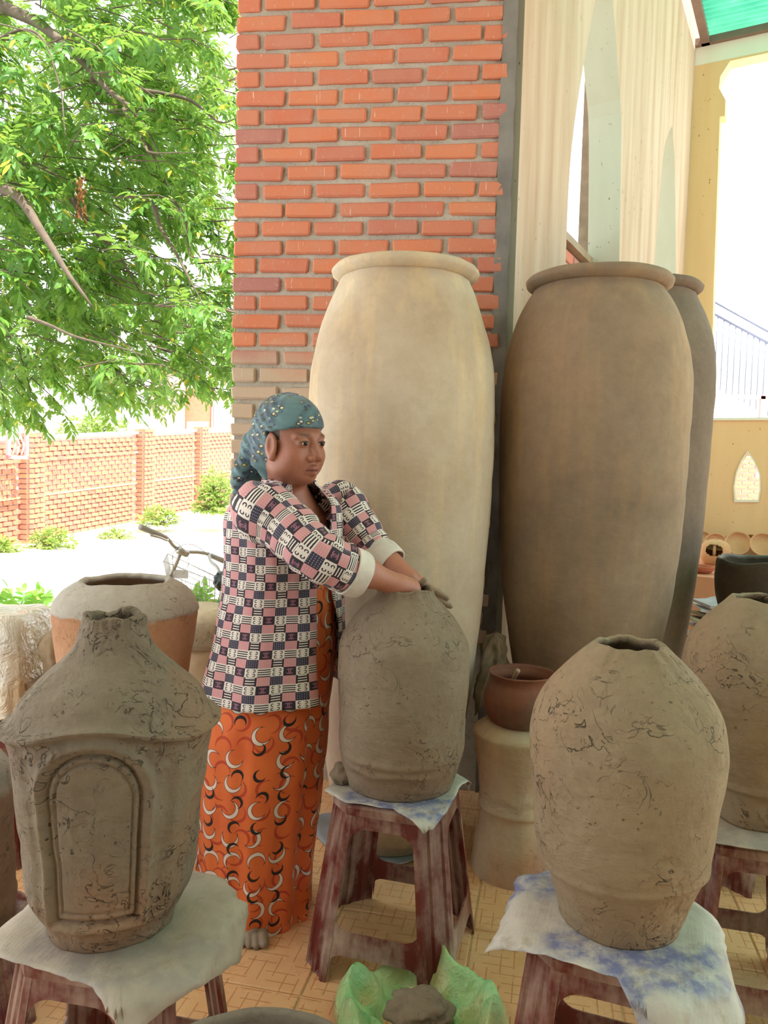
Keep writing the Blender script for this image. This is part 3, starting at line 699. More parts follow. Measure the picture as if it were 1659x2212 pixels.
# ---- kiln with arched door
X, p = prof_px(1.44, [(2075, 98, 378), (2050, 90, 385), (2018, 68, 402), (1990, 52, 414), (1940, 44, 420), (1860, 36, 430), (1780, 28, 440), (1700, 18, 454), (1675, 14, 462), (1655, 10, 468)], 0)
kz0 = p[0][1]; p = base0(p); kb = p[-1]                       # shoulder ledge
_, q = prof_px(1.44, [(1640, 20, 463), (1618, 36, 452), (1593, 50, 436), (1560, 84, 398), (1528, 122, 358), (1500, 147, 329), (1470, 160, 316), (1448, 166, 311), (1434, 168, 309)], 0)
q = [(r, z - kz0) for r, z in q]
kp = p + [(kb[0] + 0.004, kb[1] + 0.006)] + q
zs_ = kb[1]; DTH = -math.pi / 2 + 0.15             # door direction (towards the camera, a little left)
def kiln_field(th, z, r, t):
    d = (th - DTH + math.pi) % (2 * math.pi) - math.pi
    x = d * 0.20                                     # arc length on the body
    # ledge line arches over the door
    arch = 0.040 * math.exp(-(d / 0.60) ** 2)
    zl = zs_ + arch
    if z > zs_ - 0.03:                               # lift the upper part with the arch, fading upward
        k = max(0, 1 - (z - zs_) / 0.15) if z > zs_ else (z - zs_ + 0.03) / 0.03
        z = z + arch * k
    dl = abs(z - zl)
    r += 0.011 * math.exp(-(dl / 0.007) ** 2)
    # door: arched panel, raised frame around and a groove line
    zb, zt = 0.070, zs_ + 0.004; hw_ = 0.096; zc = zt - hw_
    if z > zc: rad = math.hypot(x, z - zc) - hw_
    else: rad = max(abs(x) - hw_, zb - z)
    if z < zs_ + 0.05:
        if -0.2 < rad < 0.03 and z > 0.03:
            r += 0.011 * math.exp(-((rad - 0.012) / 0.010) ** 2)
            r -= 0.008 * math.exp(-((rad + 0.004) / 0.0035) ** 2)
            if rad < -0.004: r -= 0.003
            r -= 0.005 * math.exp(-((rad + 0.020) / 0.0025) ** 2) * (1 if x < 0 else 0.6)
            if x > 0: r += 0.004 * math.exp(-((rad + 0.014) / 0.0035) ** 2)
        # facets left of the door
        r -= 0.006 * math.exp(-((abs(d) - 0.72) / 0.10) ** 2) * (1 if 0.06 < z < zs_ - 0.02 else 0)
    return r, z
kiln = lathe('clay_kiln', kp, M_kiln, None, 320, 14, 0.0045, 9, 0.010, 0.014, 41, field=kiln_field, close_in=0.14)
thing_at(kiln, X, 1.44, ZS); tag(kiln, 'grey clay kiln with conical top, short neck and arched door relief', 'kiln')
# ---- pot cut by the left edge
X, p = prof_px(1.85, [(1990, -165, 36), (1960, -172, 42), (1935, -175, 44), (1925, -172, 40), (1850, -168, 36), (1770, -163, 32), (1700, -165, 30), (1660, -170, 20), (1640, -150, 4), (1632, -128, -20)], 0)
lz = p[0][1]; p = base0(p)
M_left = clay('brown clay grey top', s2l(128, 104, 82), s2l(110, 88, 70), s2l(140, 132, 120), crack=1.0, bump=0.6, grad=(p[-1][1] - 0.09, p[-1][1] - 0.07))
pot = lathe('unfinished_pot', p, M_left, None, 96, 6, 0.005, 8, 0.010, 0.02, 51, close_in=0.1)
S7 = stool(X, 1.85, 0.2, 'maroon plastic stool under the brown pot cut by the left edge', max(0.8, 0.9)); S7.scale = (0.95, 0.95, max(0.3, (lz - 0.001) / SEAT))
thing_at(pot, X, 1.85, lz); tag(pot, 'brown clay pot with rough grey top cut by the left edge', 'pot', 'unfinished clay pots')
# ---- hourglass stand and small cooking pot
X, p = prof_px(2.55, [(1885, 1022, 1216), (1870, 1021, 1218), (1820, 1026, 1212), (1780, 1033, 1206), (1745, 1037, 1203), (1735, 1032, 1208), (1722, 1034, 1206), (1690, 1035, 1206), (1640, 1028, 1214), (1600, 1021, 1222), (1582, 1018, 1224), (1574, 1022, 1221)], 0)
p[0] = (p[0][0], 0.0); HX, HY, HZ = X, 2.55, p[-1][1]
def wave_l(th, z): return -0.005 * math.exp(-((z - 0.262 - 0.008 * math.sin(th * 11)) / 0.004) ** 2) - 0.005 * math.exp(-((z - 0.25 - 0.008 * math.sin(th * 11)) / 0.003) ** 2)
st = lathe('hourglass_stand', p, M_stand, None, 130, 7, 0.003, 8, 0.004, 0.14, 61, close_in=0.006, lump=wave_l)
thing_at(st, HX, HY, 0); tag(st, 'waisted dusty clay stand with a wavy incised line under the small round pot', 'stand')
X2, p = prof_px(2.53, [(1578, 1082, 1172), (1566, 1066, 1188), (1545, 1052, 1202), (1515, 1044, 1210), (1490, 1050, 1204), (1475, 1058, 1195), (1464, 1056, 1196), (1457, 1050, 1199)], 0)
p = base0(p)
pot = lathe('round_cooking_pot', p, M_terra, None, 110, 7, 0.0015, 6, 0.002, 0.012, 63, close_in=0.11)
thing_at(pot, X2, 2.53, HZ + 0.008); tag(pot, 'small round reddish clay pot with flared rim on the waisted stand', 'pot'); RX, RZ = X2, HZ + 0.008 + p[-1][1]
stick = MB().tube([(RX - 0.05, 2.55, HZ + 0.045), (RX - 0.028, 2.53, RZ - 0.02), (RX - 0.02, 2.50, RZ + 0.014)], [0.007, 0.007, 0.008], 10).build('wooden_stick', plain('pale wood', s2l(176, 150, 120), 0.8), None, True)
tag(stick, 'short pale wooden stick standing in the small round pot', 'stick')
# ---- lump of clay on the central stool
def blob(name, mat, sx, sy, sz, seed, sub=4, amp=0.25, sc=1.6):
    b = bmesh.new(); bmesh.ops.create_icosphere(b, subdivisions=sub, radius=1.0)
    for q in b.verts:
        k = 1 + amp * N3(q.co.x * sc + seed, q.co.y * sc, q.co.z * sc) + amp * 0.4 * N3(q.co.x * sc * 3, q.co.y * sc * 3 + seed, q.co.z * sc * 3)
        q.co = Vector((q.co.x * sx * k, q.co.y * sy * k, q.co.z * sz * k))
    zmin = min(q.co.z for q in b.verts)
    for q in b.verts: q.co.z = max(q.co.z - zmin, 0.12 * sz) - 0.12 * sz
    me = bpy.data.meshes.new(name); b.to_mesh(me); b.free(); me.polygons.foreach_set('use_smooth', [True] * len(me.polygons)); me.materials.append(mat)
    return link(bpy.data.objects.new(name, me))
lp = atZ(738, 1700, ZS)
l = blob('clay_lump', M_wet, 0.030, 0.024, 0.030, 5); l.location = (lp[0], lp[1] + 0.02, ZS); tag(l, 'fist-sized lump of grey clay beside the pot being shaped', 'clay lump')
# ================================================================== THE WOMAN
def smin(a, b, k):
    if k <= 0: return np.minimum(a, b)
    h = np.clip(0.5 + 0.5 * (b - a) / k, 0, 1); return b * (1 - h) + a * h - k * h * (1 - h)
class SDF:
    def __init__(s, xs, ys, zs):
        s.ax = [np.asarray(q, np.float32) for q in (xs, ys, zs)]; s.F = np.full((len(xs), len(ys), len(zs)), 0.06, np.float32)
    def sub(s, lo, hi):
        sl = []
        for a, l, h in zip(s.ax, lo, hi):
            i0 = max(0, np.searchsorted(a, l) - 1); i1 = min(len(a), np.searchsorted(a, h) + 1); sl.append(slice(i0, max(i1, i0 + 1)))
        return tuple(sl), [s.ax[0][sl[0]][:, None, None], s.ax[1][sl[1]][None, :, None], s.ax[2][sl[2]][None, None, :]]
    def put(s, d, sl, k, cut=False):
        if cut: s.F[sl] = -smin(-s.F[sl], d, k)
        else: s.F[sl] = smin(s.F[sl], d, k)
    def ell(s, c, rad, A=None, k=0.01, cut=False, pad=0.05):
        """ellipsoid; A rows = local axes"""
        if A is HA: rad = [q * HS for q in rad]
        A = np.eye(3) if A is None else np.asarray(A); m = max(rad) + pad; c = np.asarray(c, float)
        sl, (x, y, z) = s.sub(c - m, c + m); dx, dy, dz = x - c[0], y - c[1], z - c[2]
        q = [A[i][0] * dx + A[i][1] * dy + A[i][2] * dz for i in range(3)]
        k0 = np.sqrt(sum((q[i] / rad[i]) ** 2 for i in range(3))) + 1e-9; k1 = np.sqrt(sum((q[i] / rad[i] ** 2) ** 2 for i in range(3))) + 1e-9
        s.put((k0 * (k0 - 1) / k1).astype(np.float32), sl, k, cut)
    def cap(s, a, b, ra, rb, k=0.01, cut=False, pad=0.05):
        a, b = np.asarray(a, float), np.asarray(b, float); m = max(ra, rb) + pad
        sl, (x, y, z) = s.sub(np.minimum(a, b) - m, np.maximum(a, b) + m)
        ab = b - a; L = float(ab @ ab) + 1e-12
        t = np.clip(((x - a[0]) * ab[0] + (y - a[1]) * ab[1] + (z - a[2]) * ab[2]) / L, 0, 1)
        d = np.sqrt((x - a[0] - t * ab[0]) ** 2 + (y - a[1] - t * ab[1]) ** 2 + (z - a[2] - t * ab[2]) ** 2) - (ra + (rb - ra) * t)
        s.put(d.astype(np.float32), sl, k, cut)
    def chain(s, pts, rad, k=0.01, **kw):
        for i in range(len(pts) - 1): s.cap(pts[i], pts[i + 1], rad[i], rad[i + 1], k, **kw)
    def mesh(s):
        F = s.F; S = F < 0; nx, ny, nz = F.shape
        c = np.zeros((nx - 1, ny - 1, nz - 1), np.int8)
        for i in (0, 1):
            for j in (0, 1):
                for k in (0, 1): c += S[i:nx - 1 + i, j:ny - 1 + j, k:nz - 1 + k]
        act = (c > 0) & (c < 8); I = np.argwhere(act); idx = -np.ones(act.shape, np.int64); idx[act] = np.arange(len(I))
        acc = np.zeros((len(I), 3)); cnt = np.zeros(len(I))
        cor = [(i, j, k) for i in (0, 1) for j in (0, 1) for k in (0, 1)]
        for a in cor:
            for ax in range(3):
                if a[ax] == 0:
                    b = list(a); b[ax] = 1
                    va = F[I[:, 0] + a[0], I[:, 1] + a[1], I[:, 2] + a[2]]; vb = F[I[:, 0] + b[0], I[:, 1] + b[1], I[:, 2] + b[2]]
                    m = (va < 0) != (vb < 0); t = np.where(m, va / np.where(m, va - vb, 1), 0)
                    P = I + np.array(a); P = P.astype(float); P[:, ax] += t
                    acc += P * m[:, None]; cnt += m
        P = acc / cnt[:, None]
        V = np.stack([np.interp(P[:, q], np.arange(len(s.ax[q])), s.ax[q]) for q in range(3)], 1)
        faces = []
        for ax in range(3):
            o = [q for q in range(3) if q != ax]
            a = [slice(1, n - 1) for n in F.shape]; b = list(a); a[ax] = slice(0, F.shape[ax] - 1); b[ax] = slice(1, F.shape[ax])
            for q in o: a[q] = slice(1, F.shape[q] - 1); b[q] = slice(1, F.shape[q] - 1)
            sa, sb = S[tuple(a)], S[tuple(b)]; E = np.argwhere(sa != sb)
            flip = sa[E[:, 0], E[:, 1], E[:, 2]]
            base = E.copy(); base[:, o[0]] += 1; base[:, o[1]] += 1
            def cell(d0, d1):
                q = base.copy(); q[:, o[0]] -= d0; q[:, o[1]] -= d1; return idx[q[:, 0], q[:, 1], q[:, 2]]
            Q = np.stack([cell(1, 1), cell(0, 1), cell(0, 0), cell(1, 0)], 1)
            if ax == 1: flip = ~flip
            Q[~flip] = Q[~flip][:, ::-1]; faces.append(Q)
        Fc = np.concatenate(faces); Fc = Fc[(Fc >= 0).all(1)]
        return V, Fc
    def build(s, name, mat, parent, smooth_it=2):
        V, Fc = s.mesh()
        # light Laplacian smoothing
        for _ in range(smooth_it):
            acc = np.zeros_like(V); cnt = np.zeros(len(V))
            for i in range(4):
                a, b = Fc[:, i], Fc[:, (i + 1) % 4]
                np.add.at(acc, a, V[b]); np.add.at(cnt, a, 1); np.add.at(acc, b, V[a]); np.add.at(cnt, b, 1)
            V = V * 0.5 + 0.5 * acc / np.maximum(cnt, 1)[:, None]
        return mk(name, V, Fc, mat, parent, True), V
def axis(lo, hi, coarse, fines):
    """1D grid: spacing 'coarse' except inside fine spans (a,b,h)"""
    out = [lo]; x = lo
    while x < hi:
        h = coarse
        for a, b, hh in fines:
            if a <= x < b: h = min(h, hh)
        x += h; out.append(x)
    return out
PX, PY = -0.26, 2.24
woman = empty('person', (PX, PY, 0)); tag(woman, 'woman in teal headscarf, checked jacket and orange skirt reaching into the pot', 'person')
HY_ = -0.695; hf = np.array([math.cos(HY_), math.sin(HY_), -0.06]); hf /= np.linalg.norm(hf)
hr = np.array([hf[1], -hf[0], 0]); hr /= np.linalg.norm(hr); hr = hr + np.array([0, 0, -0.03]); hr /= np.linalg.norm(hr); hu = np.cross(hr, hf)
HO = atY(628, 953, 2.20); HA = np.array([hf, hr, hu])
HS = 1.05
def H(f, r, u): return HO + HS * (f * hf + r * hr + u * hu)
TH = -0.72; tf = np.array([math.cos(TH), math.sin(TH), 0]); tr = np.array([tf[1], -tf[0], 0])
NB = atY(622, 1062, 2.26)
shR, elR, wrR = atY(563, 1090, 2.10), atY(682, 1192, 2.00), atY(862, 1266, 2.09)
shL, elL, wrL = atY(728, 1080, 2.35), atY(795, 1168, 2.31), atY(884, 1252, 2.20)
toe = atZ(545, 2056, 0); fd = np.array([0.22, -0.97, 0.0]); fd /= np.linalg.norm(fd); fr_ = np.array([fd[1], -fd[0], 0])
lo = (-0.75, 1.75, -0.005); hi = (0.30, 2.62, 1.53)
S = SDF(axis(lo[0], hi[0], 0.007, [(HO[0] - .12, HO[0] + .13, .0024), (-0.02, 0.22, .0034)]),
        axis(lo[1], hi[1], 0.007, [(HO[1] - .13, HO[1] + .11, .0024)]),
        axis(lo[2], hi[2], 0.008, [(HO[2] - .14, HO[2] + .06, .0024), (0.84, 1.06, .0034), (0, 0.07, .004)]))
# head
S.ell(H(-.012, 0, .030), (.096, .077, .090), HA, 0)
S.ell(H(.030, 0, -.030), (.064, .063, .086), HA, .02)
S.ell(H(.050, 0, -.088), (.036, .036, .024), HA, .02)
for s_ in (-1, 1):
    S.ell(H(.050, s_ * .040, -.036), (.034, .028, .034), HA, .018)
    S.ell(H(.018, s_ * .046, -.064), (.046, .028, .036), HA, .02)
    S.cap(H(.086, s_ * .010, .020), H(.072, s_ * .046, .016), .010, .009, .012)
    S.ell(H(.097, s_ * .031, -.001), (.015, .019, .011), HA, .010, True)
    S.ell(H(.0765, s_ * .031, -.001), (.0155, .0175, .0145), HA, .005)
    S.ell(H(.010, s_ * .080, -.014), (.021, .009, .036), HA, .006)
    S.ell(H(.016, s_ * .0915, -.009), (.012, .010, .023), HA, .004, True)
    S.ell(H(.014, s_ * .079, -.042), (.010, .008, .011), HA, .004)
S.chain([H(.085, 0, .008), H(.095, 0, -.014), H(.106, 0, -.033)], [.009, .0105, .0130], .012)
for s_ in (-1, 1): S.ell(H(.097, s_ * .0145, -.040), (.012, .0095, .0095), HA, .006)
S.chain([H(.081, -.023, -.071), H(.0945, -.006, -.066), H(.0945, .006, -.066), H(.081, .023, -.071)], [.0045, .0062, .0062, .0045], .008)
S.chain([H(.080, -.019, -.077), H(.0935, 0, -.0785), H(.080, .019, -.077)], [.0045, .0074, .0045], .008)
S.chain([H(.086, -.024, -.0730), H(.1015, 0, -.0715), H(.086, .024, -.0730)], [.0016, .0017, .0016], .003, cut=True)
for s_ in (-1, 1): S.cap(H(.094, s_ * .026, -.045), H(.080, s_ * .036, -.078), .0014, .001, .010, cut=True)
# neck, torso, legs
S.cap(H(-.020, 0, -.055), NB + np.array([0, 0, -0.02]), .056, .060, .03)
CT = atY(612, 1200, 2.26); HP = atY(590, 1440, 2.25)
TA = np.array([tf, tr, [0, 0, 1]])
S.ell(NB + np.array([0, 0, -.16]), (.105, .15, .17), TA, .04); S.ell((HP + CT) / 2, (.115, .145, .22), TA, .05); S.ell(HP + np.array([0, 0, .02]), (.13, .16, .15), TA, .05)
for sh in (shR, shL): S.ell(sh + np.array([0, 0, -.015]), (.045, .045, .05), None, .04)
S.chain([shR + np.array([0, 0, -.012]), elR, wrR], [.044, .041, .030], .02)
S.chain([shL + np.array([0, 0, -.012]), elL, wrL], [.044, .040, .029], .02)
S.ell(elR * .45 + wrR * .55, (.043, .040, .040), None, .03)
ankR = toe - fd * 0.185 + np.array([0, 0, .075]); knR = atY(570, 1800, 2.20)
offL = np.array([0.07, 0.19, 0]); ankL = ankR + offL; knL = knR + offL * .8
for kn, an, sg in ((knR, ankR, 1), (knL, ankL, -1)):
    S.chain([HP + tr * .075 * sg + np.array([0, 0, -.02]), kn, an], [.085, .055, .036], .03)
    hl = an + fd * -.02; hl = np.array([hl[0], hl[1], .03])
    S.ell(hl, (.034, .034, .032), None, .02)
    tb = an + fd * .185; tb = np.array([tb[0], tb[1], 0])
    S.cap(np.array([an[0], an[1], .05]), tb - fd * .06 + np.array([0, 0, .026]), .036, .024, .02)
    S.cap(hl, tb - fd * .055 + np.array([0, 0, .022]), .030, .022, .02)
    big = -1 if sg == 1 else 1
    for q, (off, ln, rd) in enumerate(((.030, .000, .0140), (.010, .002, .0105), (-.008, -.005, .0100), (-.025, -.014, .0095), (-.040, -.025, .0090))):
        rt = tb + fr_ * (off * big) - fd * .062; tp = tb + fr_ * (off * big * 1.08) + fd * (ln - .010)
        S.chain([np.array([rt[0], rt[1], .022]), np.array([(rt[0] + tp[0]) / 2, (rt[1] + tp[1]) / 2, .022]), np.array([tp[0], tp[1], rd])], [.015, rd * 1.05, rd], .0035)
# hands. near hand reaches down inside the pot mouth
pc = np.array([POTX, 2.12, POTRIM])
palm = pc + np.array([0.012, -.004, -.035]); S.chain([wrR, (wrR + palm) / 2 + np.array([.012, 0, .012]), palm], [.030, .030, .030], .015)
for q, (dx, dy, ln) in enumerate(((-.024, .02, .07), (-.008, .012, .08), (.010, .004, .078), (.024, -.008, .064))):
    b_ = palm + np.array([dx * .7 + .006, dy, -.022]); S.chain([b_, b_ + np.array([.010, 0, -ln * .5]), b_ + np.array([.008, 0, -ln])], [.0098, .009, .008], .004)
S.chain([palm + np.array([-.012, -.02, .0]), palm + np.array([-.026, -.028, -.022]), palm + np.array([-.022, -.03, -.05])], [.012, .0105, .009], .005)
# far hand lies over the right side of the mouth, fingers apart
pl0, pl1 = atY(896, 1262, 2.205), atY(921, 1277, 2.19)
S.chain([wrL, pl0, pl1], [.028, .027, .022], .012)
S.ell((pl0 + pl1) / 2 + np.array([0, .012, -.006]), (.032, .024, .020), None, .012)
FING = [[(924, 1269, 2.17), (946, 1280, 2.16), (966, 1291, 2.155)], [(924, 1281, 2.17), (950, 1298, 2.16), (973, 1309, 2.155)], [(918, 1290, 2.185), (938, 1312, 2.18), (955, 1326, 2.185)], [(914, 1294, 2.20), (930, 1316, 2.205), (942, 1330, 2.215)]]
for q, fn in enumerate(FING):
    pts = [atY(*t_) for t_ in fn]; S.chain([pl1 + (pts[0] - pl1) * .3] + pts, [.0125, .0110, .0100, .0086], .004)
S.chain([pl0 + np.array([0, -.01, .004]), atY(903, 1266, 2.165), atY(912, 1259, 2.155), atY(917, 1252, 2.15)], [.014, .011, .0098, .0085], .005)
def mat_skin():
    m = M_('weathered skin')
    at = m.n('ShaderNodeVertexColor', {'layer_name': 'Col'}).outputs[0]
    c = m.mix(m.rng(m.noise(14, 4), 0.35, 0.7, 0, 0.35), at, m.mix(1.0, at, (0.72, 0.62, 0.56, 1), 'MULTIPLY'))
    c = m.mix(m.rng(m.noise(120, 3), 0.55, 0.75, 0, 0.2), c, (0.12, 0.05, 0.03, 1))
    return m.done(c, 0.48, m.bump(m.noise(160, 3), 0.12, 0.002), Subsurface_Weight=0.08, Subsurface_Radius=(0.01, 0.004, 0.002), Subsurface_Scale=0.5)
M_skin = mat_skin()
body, V = S.build('body', M_skin, None, 2)
skin_l = np.array(s2l(160, 104, 80)[:3]); arm_l = np.array(s2l(182, 122, 98)[:3]); mud_l = np.array(s2l(150, 132, 112)[:3]); lip_l = np.array(s2l(140, 80, 72)[:3]); hair_l = np.array(s2l(44, 32, 28)[:3])
colr = np.tile(skin_l, (len(V), 1))
def blend(mask, c):
    global colr
    colr = colr * (1 - mask[:, None]) + c * mask[:, None]
sst = lambda x, a, b: np.clip((x - a) / (b - a), 0, 1)
L = (V - HO) @ HA.T / HS
isarm = (V[:, 2] < 1.2) & (V[:, 2] > 0.8) & (V[:, 0] > PX)
blend(isarm * 1.0, arm_l)
fing = np.min([np.linalg.norm(V - atY(*t_), axis=1) for fn in FING for t_ in fn] + [np.linalg.norm(V - atY(915, 1254, 2.15), axis=1)], axis=0)
blend(np.clip(1.6 - fing / 0.022, 0, 1), mud_l)
blend(sst(V[:, 2], POTRIM - .01, POTRIM - .04) * ((V[:, 0] > -.1) & (V[:, 2] > .75)), mud_l)
blend(sst(V[:, 2], 0.16, 0.10), mud_l)
inh = np.linalg.norm(V - HO, axis=1) < 0.16
lipm = np.exp(-((L[:, 2] + .0705) / .0085) ** 2) * (np.abs(L[:, 1]) < .022) * (L[:, 0] > .082) * inh
blend(np.clip(lipm * 1.1, 0, 1) * .8, lip_l)
blend(np.clip(1.3 - np.abs(L[:, 2] + .0722 + .15 * np.abs(L[:, 1]) * .3) / .0022, 0, 1) * (np.abs(L[:, 1]) < .024) * (L[:, 0] > .078) * inh * .7, np.array(s2l(84, 44, 40)[:3]))  # shadow line between the lips, painted into the skin colour
br = np.exp(-((L[:, 2] - .021 - .10 * (np.abs(L[:, 1]) - .03) * 0.3) / .0042) ** 2) * np.exp(-((np.abs(L[:, 1]) - .033) / .016) ** 4) * (L[:, 0] > .05) * inh
blend(br * .75, hair_l)
eye_d = np.exp(-((np.abs(L[:, 1]) - .031) / .020) ** 2 - ((L[:, 2] + .002) / .011) ** 2) * (L[:, 0] > .05) * inh
blend(eye_d * .35, skin_l * .45)
hairm = inh * (L[:, 0] < .030) * (L[:, 2] > .004) * (np.abs(L[:, 1]) > .05) * (np.abs(L[:, 1]) < .0765)
blend(hairm * .85, hair_l)
blend(np.clip(1.4 - np.linalg.norm(L - np.array([.068, .052, -.044]), axis=1) / .005, 0, 1) * .7, np.array(s2l(96, 56, 46)[:3]))
blend(inh * np.exp(-((L[:, 2] + .035) / .02) ** 2) * (np.abs(L[:, 1]) > .02) * .25, np.array(s2l(190, 116, 92)[:3]))
ca = body.data.color_attributes.new('Col', 'FLOAT_COLOR', 'POINT'); ca.data.foreach_set('color', np.concatenate([colr, np.ones((len(V), 1))], 1).astype(np.float32).ravel())
def adopt(o, parent):
    o.parent = parent; o.matrix_parent_inverse = parent.matrix_basis.inverted(); return o
adopt(body, woman)
# eyes: dark almond between the lids
M_eye = M_('dark eye').done((0.012, 0.008, 0.006, 1), 0.15); M_sclera = M_('eye white').done(s2l(222, 212, 202), 0.3)
for s_ in (-1, 1):
    b = bmesh.new(); bmesh.ops.create_uvsphere(b, u_segments=20, v_segments=12, radius=1)
    for q in b.verts:
        x, y, z = q.co
        p = H(.0842 - abs(y) * .006 + x * .0125, s_ * .031 + y * .0150, -.001 + z * .0074 * (1 - .25 * y * y) - .0008 * s_ * 0); q.co = Vector(p)
    me = bpy.data.meshes.new('eye'); b.to_mesh(me); b.free(); me.materials.append(M_sclera); me.materials.append(M_eye)
    me.polygons.foreach_set('use_smooth', [True] * len(me.polygons))
    for pg in me.polygons:
        c = (np.array(pg.center) - HO) @ HA.T / HS
        if abs(c[1] - s_ * .031 - .002) < .0058: pg.material_index = 1
    adopt(link(bpy.data.objects.new('eye', me)), woman)
    lid = MB(); pts = [H(.0935 - .011 * t_ * t_, s_ * .031 + t_ * .0160, .0052 - .0048 * t_ * t_ - .001) for t_ in np.linspace(-1, 1, 9)]
    lid.tube(pts, [.0008, .0014, .0019, .002, .002, .002, .0019, .0014, .0008], 6); adopt(lid.build('eyelid', plain('dark lash line', s2l(84, 52, 42), 0.6), None, True), woman)
# ---- headscarf
def mat_scarf():
    m = M_('printed teal scarf'); v0 = m.tc.outputs['Object']
    c = m.mix(m.rng(m.noise(9, 3), 0.35, 0.7), s2l(92, 126, 130), s2l(72, 104, 112))
    def petals(scale, rad, rnd, seed, asp):
        vr = m.n('ShaderNodeTexVoronoi', {'feature': 'F1'}, Scale=scale, Randomness=rnd, Vector=m.mapping((1, 1, 1), loc=(seed, seed, seed)))
        return vr
    zone = m.rng(m.noise(8.5, 2, 0.5), 0.40, 0.46)
    c = m.mix(m.math('MULTIPLY', m.math('MULTIPLY', zone, m.rng(m.noise(26, 3), .42, .55)), .7), c, s2l(50, 66, 84))
    v1 = m.n('ShaderNodeTexVoronoi', None, Scale=50, Randomness=0.9, Vector=m.mapping((1, 1, 1.5), rot=(0.3, 0.8, 0.2)))
    d1 = v1.outputs['Distance']; sp = m.n('ShaderNodeSeparateXYZ', None, _0=v1.outputs['Color'])
    navy = m.math('MULTIPLY', m.math('MULTIPLY', m.math('LESS_THAN', d1, 0.46), m.math('GREATER_THAN', d1, 0.22)), m.math('MULTIPLY', zone, m.math('GREATER_THAN', m.n('ShaderNodeSeparateXYZ', None, _0=v1.outputs['Color']).outputs[2], 0.25)))
    c = m.mix(navy, c, m.mix(m.math('GREATER_THAN', sp.outputs[0], 0.5), s2l(38, 54, 84), s2l(58, 58, 40)))
    cream = m.math('MULTIPLY', m.math('LESS_THAN', d1, 0.25), m.math('MULTIPLY', zone, m.math('GREATER_THAN', sp.outputs[1], 0.35)))
    c = m.mix(cream, c, m.mix(m.math('GREATER_THAN', sp.outputs[2], 0.55), s2l(216, 206, 168), s2l(172, 158, 92)))
    fold = m.noise(1, 3, 0.5, vec=m.mapping((10, 10, 45), rot=(0.25, -0.5, 0.6)))
    return m.done(c, 0.55, m.bump(fold, 0.5, 0.010), Sheen_Weight=0.2)
SF = SDF(axis(HO[0] - .22, HO[0] + .13, .004, []), axis(HO[1] - .16, HO[1] + .16, .004, []), axis(HO[2] - .17, HO[2] + .15, .004, []))
SF.ell(H(-.012, 0, .030), (.107, .088, .100), HA, 0); SF.ell(H(-.045, 0, -.012), (.075, .079, .090), HA, .02)
# clip below the forehead-to-nape plane
gx, gy, gz_ = np.meshgrid(*SF.ax, indexing='ij'); q = np.stack([gx - HO[0], gy - HO[1], gz_ - HO[2]], -1) @ HA.T / HS
wav = 0.003 * np.sin(q[..., 0] * 60 + q[..., 1] * 40)
cut1 = -(q[..., 2] - (.026 + .016 * np.clip(q[..., 0] / .09, -1, 1) - np.clip(.020 - q[..., 0], 0, .2) * 0.1)) + wav        # forehead edge
beh = -( -.004 - q[..., 0] - .10 * np.clip(q[..., 2], -.2, .03) )                                                              # everything behind the ear
SF.F = np.maximum(SF.F, np.minimum(cut1, beh)).astype(np.float32)
gat = H(-.100, .015, -.035)
SF.ell(gat, (.034, .034, .046), HA, .02); SF.ell(H(-.118, .030, -.020), (.036, .032, .042), HA, .02)
tl = [atY(548, 985, 2.27), atY(528, 1010, 2.26), atY(520, 1035, 2.25), atY(513, 1062, 2.25)]
SF.chain(tl, [.034, .028, .024, .014], .02); SF.chain([tl[0], atY(545, 1030, 2.28), atY(538, 1060, 2.29)], [.03, .022, .012], .02)
SF.chain([H(-.07, .05, -.06), atY(585, 1035, 2.22), atY(598, 1046, 2.20)], [.022, .014, .008], .012)
f1 = 0.0030 * np.sin((q[..., 2] * 1.0 + q[..., 0] * 0.75) * 230 + 9 * np.sin(q[..., 1] * 22)) * np.clip(.6 - q[..., 0] * 7, .1, 1)
SF.F = (SF.F + f1).astype(np.float32)
scarf, _ = SF.build('headscarf', mat_scarf(), None, 1); adopt(scarf, woman); scarf['label'] = 'teal printed headscarf knotted at the nape'
